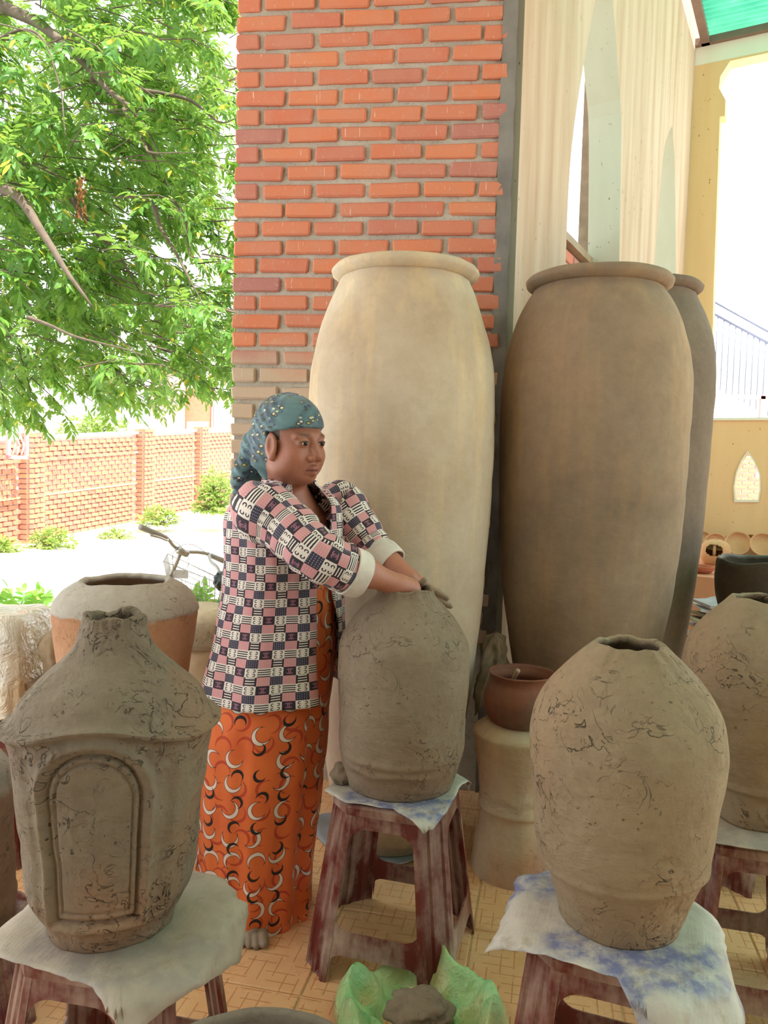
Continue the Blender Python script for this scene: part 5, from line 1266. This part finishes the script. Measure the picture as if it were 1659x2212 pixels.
# ================================================================== OUTSIDE RIGHT: stair, brick garden wall
M_white = plain('white painted wall', s2l(240, 238, 232), .8, .04)
M_rail = plain('grey blue railing', s2l(110, 116, 140), .5)
M_pink = plain('pink painted wall', s2l(222, 150, 148), .8, .06)
stc = empty('outdoor_staircase', tuple(atY(1600, 900, 11.0)[:2]) + (YZ,)); tag(stc, 'white outdoor staircase with thin metal railing seen past the far wall', 'staircase')
mb = MB(); r1 = atY(1525, 642, 11.0); r2 = atY(1680, 728, 11.0); mb.tube([r1, r2], .016, 6); r3 = atY(1525, 668, 11.0); r4 = atY(1680, 752, 11.0); mb.tube([r3, r4], .022, 6); adopt(mb.build('handrail', M_rail, None, True), stc)
for k in range(13):
    t = k / 12; a = r3 + (r4 - r3) * t; adopt(MB().tube([a, a + np.array([0, 0, -1.0])], .007, 6).build('baluster', M_rail, None, True), stc)
q1, q2 = atY(1500, 770, 11.1), atY(1700, 885, 11.1)
adopt(MB().prism([(q1[0], q1[2]), (q2[0], q2[2]), (q2[0], q2[2] - .5), (q1[0], q1[2] - .5)], .9, Matrix.Translation((0, 11.6, 0))).build('stair_flight', M_white), stc)
q3 = atY(1600, 857, 10.4); adopt(MB().box((q3[0], 10.4, q3[2]), (1.5, .05, .05)).build('pink_lintel', M_pink), stc)
q4 = atY(1646, 880, 10.4); adopt(MB().box((q4[0], 10.4, q4[2] - .4), (.06, .05, 1.1)).build('pink_post', M_pink), stc)
gw = empty('garden_wall', tuple(atY(1640, 1050, 14.0)[:2]) + (YZ,)); tag(gw, 'red brick garden wall seen through the pointed hole in the far wall', 'wall')
gl = atY(1640, 1050, 9.3); MB().box((0, .1, .9), (2.4, .18, 1.8)).build('mortar_core', M_mortar, gw)
M_brick2 = mat_brick('sunlit brick', [s2l(206, 116, 84), s2l(216, 130, 92), s2l(196, 104, 82), s2l(210, 124, 96)], False)
gb = brick_mesh(.203, 99); gb.materials.clear(); gb.materials.append(M_brick2)
for j in range(22):
    for i in range(8):
        inst('brick', gb, gw, (-.88 + i * .222 + .11 * (j % 2), .045, .35 + j * .0745))
q5 = atY(1652, 880, 9.9)
# ================================================================== YARD: brick fence
A = atY(60, 1172, 13.5); B = atY(305, 1125, 17.0); hA = atY(60, 948, 13.5)[2] - A[2]; hB = atY(305, 937, 17.0)[2] - B[2]
dv = (B - A); Lab = math.hypot(dv[0], dv[1]); ux, uy = dv[0] / Lab, dv[1] / Lab; fa = math.atan2(uy, ux); slope = dv[2] / Lab; H0 = hA; dH = (hB - hA) / Lab
fence = empty('brick_fence', tuple(A), fa); tag(fence, 'sunlit red brick fence with piers at the back of the yard', 'fence')
S0, S1_ = -3.4, 8.2
def shear(o, s0):   # local piece follows the sloping ground
    return o
def fz(s, h): return slope * s + h * (H0 + dH * s) / H0
def strip(name, s0, s1, h0, h1, y0, y1, mat):
    v = [(s0, y0, fz(s0, h0)), (s1, y0, fz(s1, h0)), (s1, y0, fz(s1, h1)), (s0, y0, fz(s0, h1)), (s0, y1, fz(s0, h0)), (s1, y1, fz(s1, h0)), (s1, y1, fz(s1, h1)), (s0, y1, fz(s0, h1))]
    return mk(name, v, [(0, 1, 2, 3), (7, 6, 5, 4), (0, 4, 5, 1), (3, 2, 6, 7), (0, 3, 7, 4), (1, 5, 6, 2)], mat, fence)
M_fm = plain('pale fence mortar', s2l(190, 180, 172), .95)
strip('wall_core', S0, S1_, -.3, H0, .0, .22, M_fm)
strip('cap', S0, S1_, H0, H0 + .05, -.06, .28, M_white)
strip('ledge', S0, S1_, H0 * .785, H0 * .805, -.035, .02, M_white); strip('ledge', S0, S1_, H0 * .435, H0 * .455, -.035, .02, plain('buff ledge', s2l(214, 176, 130), .9))
piers = [0.0, Lab, float(np.interp(424, [60, 305, 500], [0, Lab, 7.9])), -3.3]
cand = []
ROW = .088; nrow = int(H0 / ROW)
for j in range(nrow):
    h = (j + .5) * ROW; y = -.004 if .455 * H0 < h < .785 * H0 else -.024
    s = S0 + (.115 if j % 2 else 0)
    while s < S1_ - .2:
        if min(abs(s + .1 - p_) for p_ in piers) > .26: cand.append((s + .1, h, y, 0))
        s += .23
for p_ in piers:
    strip('pier', p_ - .2, p_ + .2, -.3, H0 + .22, -.16, .24, M_fm)
    for j in range(nrow + 2):
        h = (j + .5) * ROW
        for q in ((-.1, .1) if j % 2 else (-.14, .0, .14)): cand.append((p_ + q, h, -.175, 0 if j % 2 else 2))
        cand.append((p_ - .205, h, -.06, 1))
fb = [mk('tmp', *((lambda m_: (m_.v, m_.f))(MB().box((0, 0, 0), d)))) for d in ((.205, .05, .068), (.05, .19, .068), (.12, .05, .068))]
fms = []
for o in fb: me = o.data; me.name = 'brick'; me.materials.append(M_brick2); fms.append(me); bpy.data.objects.remove(o)
def persp(c): # pixel size
    X = A[0] + ux * c[0]; Y = A[1] + uy * c[0]; return Y
cand.sort(key=persp)
vis = []
for c in cand:
    X = A[0] + ux * c[0]; Y = A[1] + uy * c[0]; px_ = CX + F * X / Y
    vis.append(-10 < px_ < 505)
near = [c for c, k in zip(cand, vis) if k][:300]; ns = set(near)
for c in near:
    o = inst('brick', fms[c[3]], fence, (c[0], c[2], fz(c[0], c[1])))
mb = MB()
for c in cand:
    if c in ns: continue
    d = ((.205, .05, .068), (.05, .19, .068), (.12, .05, .068))[c[3]]; mb.box((c[0], c[2], fz(c[0], c[1])), d)
rest = mb.build('brick_rows', M_brick2, fence); rest['kind'] = 'stuff'
# lattice gate panel left of the first pier
gp = atY(18, 920, 12.4)
gt = empty('lattice_panel', (gp[0], 12.4, gp[2] - .5), fa); tag(gt, 'reddish framed lattice panel above the fence at the left edge', 'lattice')
for d in (((0, 0, .28), (.06, .05, .62)), ((.42, 0, .28), (.06, .05, .62)), ((.21, 0, .0), (.48, .05, .06)), ((.21, 0, .57), (.48, .05, .06))): MB().box(*d).build('frame_bar', M_pink, gt)
for k in range(3): MB().tube([(.1 + k * .1, 0, .05), (.16 + k * .1, 0, .2), (.06 + k * .1, 0, .38), (.12 + k * .1, 0, .54)], .012, 6).build('scroll', M_white, gt, True)
# ---- houses behind the fence
hs = empty('neighbour_house', tuple(atY(420, 990, 25)[:2]) + (0,)); tag(hs, 'pale house with pink porch wall and white window behind the fence', 'house')
def hbox(name, x0, y0, x1, y1, Y, d, mat):
    a, b = atY(x0, y1, Y), atY(x1, y0, Y); return adopt(MB().box(((a[0] + b[0]) / 2, Y + d / 2, (a[2] + b[2]) / 2), (b[0] - a[0], d, b[2] - a[2])).build(name, mat), hs)
hbox('porch_wall', 322, 780, 396, 960, 24.5, .3, M_pink); hbox('wall', 396, -300, 640, 990, 25, 4, M_white)
hbox('brick_strip', 398, 840, 462, 985, 24.9, .1, M_brick2); hbox('window_frame', 456, 862, 520, 930, 24.85, .1, M_pink); hbox('window_pane', 462, 868, 520, 924, 24.8, .06, M_white)
hbox('pink_downpipe', 452, 95, 470, 235, 24.8, .15, M_pink); hbox('window_lintel', 455, 160, 530, 170, 24.85, .1, M_pink)
hbox('far_wall', -200, 700, 330, 985, 30, .3, M_white)
wf = empty('white_railing', tuple(atY(270, 985, 20)[:2]) + (0,)); tag(wf, 'white upright railing bars behind the middle of the fence', 'railing')
for k in range(7):
    a, b = atY(238 + k * 13, 955, 20), atY(243 + k * 13, 868, 20); adopt(MB().box(((a[0] + b[0]) / 2, 20, (a[2] + b[2]) / 2), (.06, .06, b[2] - a[2])).build('bar', plain('rail bar', s2l(200, 204, 220), .6) if k == 0 else wf.children[0].data.materials[0]), wf)
# ================================================================== BICYCLE
M_chrome = M_('worn chrome').done(s2l(170, 166, 158), .35, Metallic=.7); M_paint = plain('worn grey paint', s2l(176, 168, 152), .5); M_grip = plain('grey rubber grip', s2l(150, 146, 136), .8); M_tyre = plain('dusty tyre', s2l(70, 66, 62), .9); M_bagk = plain('black plastic', s2l(40, 48, 46), .35, .3, 20, .6)
BYK = 4.5
bike = empty('bicycle', tuple(atY(400, 1320, BYK)[:2]) + (YZ,)); tag(bike, 'old grey bicycle with a wire basket leaning in the sunny yard', 'bicycle')
def bp(px, py, Y=BYK): return atY(px, py, Y)
def bpart(name, mb_, mat, smooth=True): return adopt(mb_.build(name, mat, None, smooth), bike)
bpart('handlebar', MB().tube(bez([bp(350, 1158, 4.35), bp(362, 1163, 4.38), bp(376, 1180, 4.45), bp(392, 1189), bp(410, 1192, 4.55), bp(430, 1193, 4.6), bp(450, 1197, 4.62), bp(462, 1203, 4.62)], 5), .011, 10), M_chrome)
bpart('grip', MB().tube([bp(303, 1138, 4.2), bp(352, 1159, 4.35)], [.017, .015], 12), M_grip); bpart('grip', MB().tube([bp(455, 1200, 4.62), bp(489, 1214, 4.66)], [.015, .017], 12), M_grip)
bpart('brake_lever', MB().tube(bez([bp(325, 1156, 4.2), bp(345, 1161, 4.27), bp(362, 1167, 4.36), bp(358, 1156, 4.37)], 4), .007, 8), M_chrome); bpart('brake_lever', MB().tube(bez([bp(451, 1196, 4.6), bp(455, 1212, 4.56), bp(468, 1224, 4.54), bp(478, 1245, 4.52)], 4), .010, 8), M_chrome)
hd0, hd1 = bp(392, 1189), bp(350, 1290, 4.62); hdv = hd1 - hd0; wheelc = hd0 + hdv * 2.05; wheelc[2] = YZ + .31
bpart('stem', MB().tube([hd0, hd0 + hdv * .55], .013, 10), M_chrome); bpart('stem_clamp', MB().tube([bp(384, 1188, 4.46), bp(404, 1196, 4.52)], .022, 10), M_chrome)
bpart('head_tube', MB().tube([hd0 + hdv * .55, hd1], .021, 12), M_paint)
bdir = np.array([.80, -.25, 0]); bdir /= np.linalg.norm(bdir); sdir = np.array([-bdir[1], bdir[0], 0])
for s_ in (-1, 1): bpart('fork_blade', MB().tube([hd1 + sdir * .03 * s_, hd1 + (wheelc - hd1) * .5 + sdir * .05 * s_, wheelc + sdir * .05 * s_], [.013, .011, .009], 8), M_paint)
def wheel(c):
    bpart('tyre', MB().tube([c + (bdir * math.cos(t_) + np.array([0, 0, 1]) * math.sin(t_)) * .30 for t_ in [2 * math.pi * k / 40 for k in range(41)]], .017, 8, False), M_tyre)
    bpart('rim', MB().tube([c + (bdir * math.cos(t_) + np.array([0, 0, 1]) * math.sin(t_)) * .275 for t_ in [2 * math.pi * k / 40 for k in range(41)]], .008, 6, False), M_chrome)
    sp_ = MB()
    for k in range(16): t_ = 2 * math.pi * k / 16; sp_.tube([c + sdir * .02 * (-1) ** k, c + (bdir * math.cos(t_) + np.array([0, 0, 1]) * math.sin(t_)) * .275], .0012, 4)
    bpart('spokes', sp_, M_chrome); bpart('hub', MB().tube([c - sdir * .05, c + sdir * .05], .02, 10), M_chrome)
wheel(wheelc); rearc = wheelc + bdir * 1.02; wheel(rearc)
bb = wheelc + bdir * .58 + np.array([0, 0, -.03]); st0 = bp(481, 1262, 4.35); 
bpart('top_tube', MB().tube([hd1 + hdv * -.15, st0 * .6 + bb * .4], .013, 10), M_paint); bpart('down_tube', MB().tube([hd1, bb], .016, 10), M_paint)
bpart('seat_tube', MB().tube([st0, bb], .015, 10), M_paint); bpart('chain_stay', MB().tube([bb, rearc + sdir * .05], .010, 8), M_paint); bpart('seat_stay', MB().tube([st0 * .7 + bb * .3, rearc + sdir * .05], .009, 8), M_paint)
b = bmesh.new(); bmesh.ops.create_icosphere(b, subdivisions=4, radius=1)
for q in b.verts:
    k = 1 + .22 * N3(q.co.x * 3, q.co.y * 3, q.co.z * 3); q.co = Vector(st0) + Vector((q.co.x * .05 * k, q.co.y * .09 * k, q.co.z * .055 * k + .02))
me = bpy.data.meshes.new('saddle'); b.to_mesh(me); b.free(); me.materials.append(M_bagk); sdl = adopt(link(bpy.data.objects.new('saddle', me)), bike); sdl['label'] = 'saddle wrapped in a black bag'
# wire basket
bc = MB(); B00, B10, B11, B01 = bp(362, 1196, 4.8), bp(476, 1250, 4.62), bp(478, 1262, 4.9), bp(352, 1212, 5.05)
dn_ = np.array([.02, .01, -.24]); wires = []
top = [B00, B10, B11, B01, B00]
bc.tube(top, .0035, 6)
for i in range(4):
    a, b2 = top[i], top[i + 1]; nn = 10
    for k in range(nn):
        p0 = a + (b2 - a) * k / nn; cc = (B00 + B11) / 2; p1 = cc + (p0 - cc) * .82 + dn_; bc.tube([p0, p1], .0018, 4)
for t in (.33, .66, 1.0):
    cc = (B00 + B11) / 2; bc.tube([cc + (p0 - cc) * (1 - .18 * t) + dn_ * t for p0 in top], .0022, 4)
for k in range(1, 7):
    cc = (B00 + B11) / 2; e0 = B00 + (B10 - B00) * k / 7; e1 = B01 + (B11 - B01) * k / 7; bc.tube([cc + (e0 - cc) * .82 + dn_, cc + (e1 - cc) * .82 + dn_], .0018, 4)
bpart('basket', bc, M_chrome)
bpart('basket_bracket', MB().box(tuple(bp(391, 1240, 4.55)), (.09, .02, .05)), M_chrome, False)
cbm = MB(); cbm.tube(bez([bp(360, 1165, 4.38), bp(386, 1176, 4.4), bp(408, 1210, 4.45), bp(396, 1240, 4.5)], 6), .0022, 5); cbm.tube(bez([bp(450, 1200, 4.6), bp(425, 1180, 4.5), bp(398, 1176, 4.42), bp(374, 1195, 4.42), bp(374, 1230, 4.5), bp(371, 1290, 4.6)], 6), .0022, 5); bpart('brake_cable', cbm, M_grip)
# ================================================================== TREES AND PLANTS
def mat_leaf(name, c1, c2, c3, trans=0.42):
    m = M_(name); ri = m.n('ShaderNodeNewGeometry').outputs['Random Per Island']; oi = m.n('ShaderNodeObjectInfo').outputs['Random']
    r = m.math('FRACT', m.math('ADD', ri, oi))
    c = m.mix(r, c1, c2); c = m.mix(m.math('GREATER_THAN', r, 0.965), c, c3)
    m.done(c, 0.42); t = m.n('ShaderNodeBsdfTranslucent', None, Color=m.mix(0.5, c, (0.55, 0.75, 0.12, 1))); mx = m.n('ShaderNodeMixShader', None, _0=trans)
    m.nt.links.new(m.b.outputs[0], mx.inputs[1]); m.nt.links.new(t.outputs[0], mx.inputs[2]); m.nt.links.new(mx.outputs[0], m.out.inputs[0]); return m.m
M_leaf = mat_leaf('neem leaf', s2l(60, 116, 46), s2l(112, 158, 66), s2l(206, 190, 70))
M_bark = plain('grey brown bark', s2l(104, 90, 76), .9, .25, 14, .6)
R_ = np.random.RandomState(11)
def norm(a): return a / (np.linalg.norm(a, axis=-1, keepdims=True) + 1e-9)
def leaflets(base, d, up, L, Wd):
    """vectorised sickle-shaped leaflets: 6 verts each"""
    d = norm(d); side = norm(np.cross(d, up)); up = np.cross(side, d); L = L[:, None]; Wd = Wd[:, None]
    b = base; p1 = base + d * L * .33 + up * L * .05; p2 = base + d * L * .70 + up * L * .00; tip = base + d * L - up * L * .14 + side * L * .10
    V = np.stack([b, p1 - side * Wd * .5, p1 + side * Wd * .5, p2 - side * Wd * .38 + side * L * .03, p2 + side * Wd * .38 + side * L * .05, tip], 1)
    return V
LF = [(0, 2, 1), (1, 2, 4, 3), (3, 4, 5)]
def compound(cen, d, n_pairs, ll):
    """leaves along a drooping rachis -> base, dir, up, L, W arrays"""
    base = []; dr = []; upv = []; Ls = []
    d = np.array(d) / np.linalg.norm(d); p = np.array(cen, float)
    for k in range(n_pairs):
        s_ = np.cross(d, [0, 0, 1.0]); s_ /= np.linalg.norm(s_) + 1e-9; u_ = np.cross(s_, d)
        for sg in (-1, 1):
            base.append(p.copy()); dr.append(s_ * sg * .8 + d * .75 + np.array([0, 0, -.25]) + R_.normal(0, .14, 3)); upv.append(u_ + R_.normal(0, .3, 3)); Ls.append(ll * R_.uniform(.75, 1.15))
        p = p + d * .030; d = d + np.array([0, 0, -.07]); d /= np.linalg.norm(d)
    base.append(p); dr.append(d + R_.normal(0, .1, 3)); upv.append(np.array([0, 0, 1.]) + R_.normal(0, .2, 3)); Ls.append(ll)
    return base, dr, upv, Ls
def crown(points, leaf_n, pairs, ll, sprawl):
    B_, D_, U_, L_ = [], [], [], []; tw = MB()
    for c, out in points:
        out = out / (np.linalg.norm(out) + 1e-9)
        tip = c + out * .30 + np.array([0, 0, -.06])
        if R_.rand() < .75: tw.tube([c - out * .15, c + out * .1 + np.array([0, 0, .01]), tip], [.006, .004, .0025], 4, False)
        for k in range(leaf_n):
            t = R_.rand(); p = c + (tip - c) * t; dd = out * .6 + R_.normal(0, sprawl, 3) + np.array([0, 0, -.15])
            b, d, u, l = compound(p, dd, pairs, ll); B_ += b; D_ += d; U_ += u; L_ += l
    B_, D_, U_, L_ = np.array(B_), np.array(D_), np.array(U_), np.array(L_)
    return leaflets(B_, D_, U_, L_, L_ * .30), B_, tw
def leaf_mesh(name, V, mat, parent):
    n = len(V); vv = V.reshape(-1, 3); me = bpy.data.meshes.new(name)
    me.vertices.add(len(vv)); me.vertices.foreach_set('co', vv.astype(np.float32).ravel())
    o6 = (np.arange(n) * 6)[:, None]
    loops = np.concatenate([o6 + np.array([[0, 2, 1]]), o6 + np.array([[1, 2, 4, 3]]), o6 + np.array([[3, 4, 5]])], 1).ravel()
    me.loops.add(len(loops)); me.loops.foreach_set('vertex_index', loops.astype(np.int32))
    st = (np.arange(n)[:, None] * 10 + np.array([[0, 3, 7]])).ravel(); me.polygons.add(n * 3); me.polygons.foreach_set('loop_start', st.astype(np.int32)); me.polygons.foreach_set('loop_total', np.tile([3, 4, 3], n).astype(np.int32))
    me.update(calc_edges=True); me.validate(); me.materials.append(mat); me.polygons.foreach_set('use_smooth', [True] * len(me.polygons))
    o = bpy.data.objects.new(name, me); return link(o, parent)
tree = empty('neem_tree', (-5.6, 7.2, YZ)); tag(tree, 'leafy green tree overhanging the sunny yard left of the brick pillar', 'tree')
pts = []
tries = 0
while len(pts) < 1500 and tries < 40000:
    tries += 1
    Y = R_.uniform(5.0, 8.6); X = R_.uniform(-4.9, -.75); Z = R_.uniform(1.75, 6.2)
    px_ = CX + F * X / Y
    if px_ > 545 or px_ < -330: continue
    zb = 1.80 + .085 * (Y - 5) + .18 * N3(X * 1.3, Y * 1.3, 1.1) + max(0, (px_ - 330) / 200) * .10
    if Z < zb: continue
    if Z > 5.0 + .1 * Y: continue
    nn = N3(X * 1.15 + 5, Y * .9, Z * 1.15)
    if nn < -.24: continue
    if px_ > 430 and Z > 3.7 and R_.rand() < .72: continue
    if px_ > 400 and Z > 2.2 and R_.rand() < .35: continue
    out = np.array([X + 4.2, R_.normal(0, .8), (Z - 4.3) * .25]) + R_.normal(0, .6, 3); pts.append((np.array([X, Y, Z]), out))
VL, BL, tw = crown(pts, 5, 5, .088, .55)
# the leaflets that show largest become single leaves
pxy = CX + F * BL[:, 0] / BL[:, 1]; vis = (pxy > 5) & (pxy < 495) & (BL[:, 2] < 1.35 + BL[:, 1] * .58)
order = np.argsort(np.where(vis, BL[:, 1], 99)); first = order[:260]; mask = np.ones(len(VL), bool); mask[first] = False
fol = leaf_mesh('foliage', VL[mask], M_leaf, None); fol['kind'] = 'stuff'; adopt(fol, tree)
for i in first:
    o = mk('leaf', VL[i] - BL[i], LF, M_leaf, None, True); o.location = tuple(BL[i]); adopt(o, tree)
adopt(tw.build('twigs', M_bark, None, True), tree)['kind'] = 'stuff'
def bough(name, path, r0, r1):
    path = [(a_, b_, c_ * .86) for a_, b_, c_ in path]; r0 *= 0.95; r1 *= 0.3
    P = bez([atY(*q) for q in path], 5); n = len(P); P = [p + np.array([N3(p[0] * 3, p[2] * 3, 1), 0, N3(p[0] * 3, p[2] * 3, 7)]) * .03 for p in P]
    return adopt(MB().tube(P, [r0 + (r1 - r0) * k / (n - 1) for k in range(n)], 8).build(name, M_bark, None, True), tree)
tk = np.array([-5.6, 7.2, YZ])
adopt(MB().tube(bez([tk, tk + np.array([.05, 0, 1.2]), tk + np.array([.2, -.05, 2.4]), tk + np.array([.4, -.1, 3.8]), atY(-90, -40, 6.6)], 5), [.2, .19, .18, .17, .17, .16, .16, .15, .15, .14, .14, .13, .13, .12, .12, .11, .10, .09, .08, .07, .06], 12).build('trunk', M_bark, None, True), tree)
for path, a, b in ([[(-90, -40, 6.6), (0, 15, 6.4), (80, 45, 6.3), (150, 100, 6.2), (230, 185, 6.1), (290, 240, 6.0), (345, 330, 5.9)], .052, .014],
                   [[(-120, 330, 6.4), (0, 405, 6.0), (60, 450, 5.9), (110, 530, 5.8), (160, 600, 5.7), (200, 660, 5.7)], .050, .018],
                   [[(200, 165, 6.4), (250, 190, 6.5), (300, 250, 6.5), (335, 345, 6.5), (370, 420, 6.5)], .036, .012], [[(0, 402, 6.0), (70, 470, 6.1), (110, 560, 6.2), (145, 650, 6.3)], .038, .014],
                   [[(150, 430, 6.5), (200, 490, 6.5), (260, 560, 6.5), (315, 650, 6.5)], .026, .009], [[(300, 195, 6.0), (400, 210, 6.0), (470, 265, 6.0), (520, 250, 6.0)], .016, .006],
                   [[(60, 690, 5.8), (100, 705, 5.8), (200, 735, 5.7), (330, 770, 5.6)], .016, .006], [[(330, 430, 6.2), (360, 520, 6.1), (410, 600, 6.0), (440, 660, 6.0)], .018, .006],
                   [[(270, 235, 6.0), (310, 310, 5.9), (330, 325, 5.8), (430, 328, 5.7)], .014, .005], [[(-30, 100, 6), (60, 60, 6), (110, 118, 5.9), (135, 260, 5.8), (140, 300, 5.8)], .012, .005], [[(370, 420, 6.3), (400, 470, 6.2), (405, 550, 6.2), (440, 555, 6.2)], .014, .005]): bough('branch', path, a, b)
# hanging brown seed cluster
sc_ = MB(); 
for k in range(60):
    p = atY(174 + R_.normal(0, 6), 380 + R_.rand() * 95, 5.4); sc_.tube([p, p + np.array([R_.normal(0, .01), 0, -.03])], .006, 4)
scl = adopt(sc_.build('seed_cluster', plain('dry seed', s2l(168, 112, 70), .9), None, True), tree)
# ---- bushes, weeds, far trees
def bush(name, label, c, rad, n, ll, mat, group, seed, lab_cat='bush', pairs=2):
    o = empty(name, tuple(c)); tag(o, label, lab_cat, group); B_, D_, U_, L_ = [], [], [], []
    st = MB(); c = np.array(c)
    for k in range(n):
        d = R_.normal(0, 1, 3); d /= np.linalg.norm(d); d[2] = abs(d[2]); r = R_.rand() ** .4; p = c + d * np.array(rad) * r
        if k % 5 == 0: st.tube([c + (p - c) * .1, c + (p - c) * .6 + np.array([0, 0, .02]), p], [.008, .006, .003], 4, False)
        b, d2, u, l = compound(p, d + R_.normal(0, .5, 3), pairs, ll); B_ += b; D_ += d2; U_ += u; L_ += l
    V_ = leaflets(np.array(B_), np.array(D_), np.array(U_), np.array(L_), np.array(L_) * .4)
    f_ = adopt(leaf_mesh('foliage', V_, mat, None), o); f_['kind'] = 'stuff'; adopt(st.build('stems', M_bark, None, True), o)['kind'] = 'stuff'; return o
M_leaf2 = mat_leaf('weed leaf', s2l(120, 150, 80), s2l(170, 188, 110), s2l(216, 206, 120)); M_leaf3 = mat_leaf('bright leaf', s2l(96, 170, 60), s2l(140, 200, 80), s2l(180, 210, 90))
bush('leafy_bush', 'pale green bush at the right end of the brick fence', atY(465, 1105, 15.5), (.42, .4, .85), 420, .10, M_leaf2, None, 1)
bush('weed_clump', 'dry weeds at the foot of the fence near its second pier', atY(345, 1135, 15.2), (.5, .3, .35), 160, .09, M_leaf2, 'weeds along the fence', 2, 'weeds')
bush('weed_clump', 'dry weeds at the foot of the fence beside its first pier', atY(110, 1185, 12.8), (.45, .3, .30), 150, .09, M_leaf2, 'weeds along the fence', 3, 'weeds')
bush('weed_clump', 'dry weeds at the foot of the fence at the left edge', atY(2, 1203, 12.0), (.3, .25, .28), 120, .09, M_leaf2, 'weeds along the fence', 4, 'weeds')
bush('weed_clump', 'thin weeds at the fence foot between the two piers', atY(250, 1165, 14.2), (.35, .25, .2), 90, .08, M_leaf2, 'weeds along the fence', 5, 'weeds')
bush('leafy_plant', 'bright green low plant behind the plastic-wrapped block', atY(25, 1322, 4.4), (.20, .14, .10), 30, .075, M_leaf3, None, 6, 'plant')
bush('leafy_plant', 'bright green seedling left of the orange pot', atY(70, 1318, 4.9), (.11, .08, .11), 16, .08, M_leaf3, None, 7, 'plant')
bush('grass_tuft', 'green grass tuft under the bicycle basket', atY(432, 1330, 5.2), (.12, .1, .16), 40, .10, M_leaf3, None, 8, 'grass')
bush('background_bush', 'green bush behind the fence near the white railing', atY(205, 950, 18.5), (1.2, .5, .55), 320, .12, M_leaf2, None, 9)
bush('background_bush', 'second green bush behind the fence at the left edge', atY(0, 960, 20.5), (1.3, .5, .8), 320, .12, M_leaf2, None, 10)
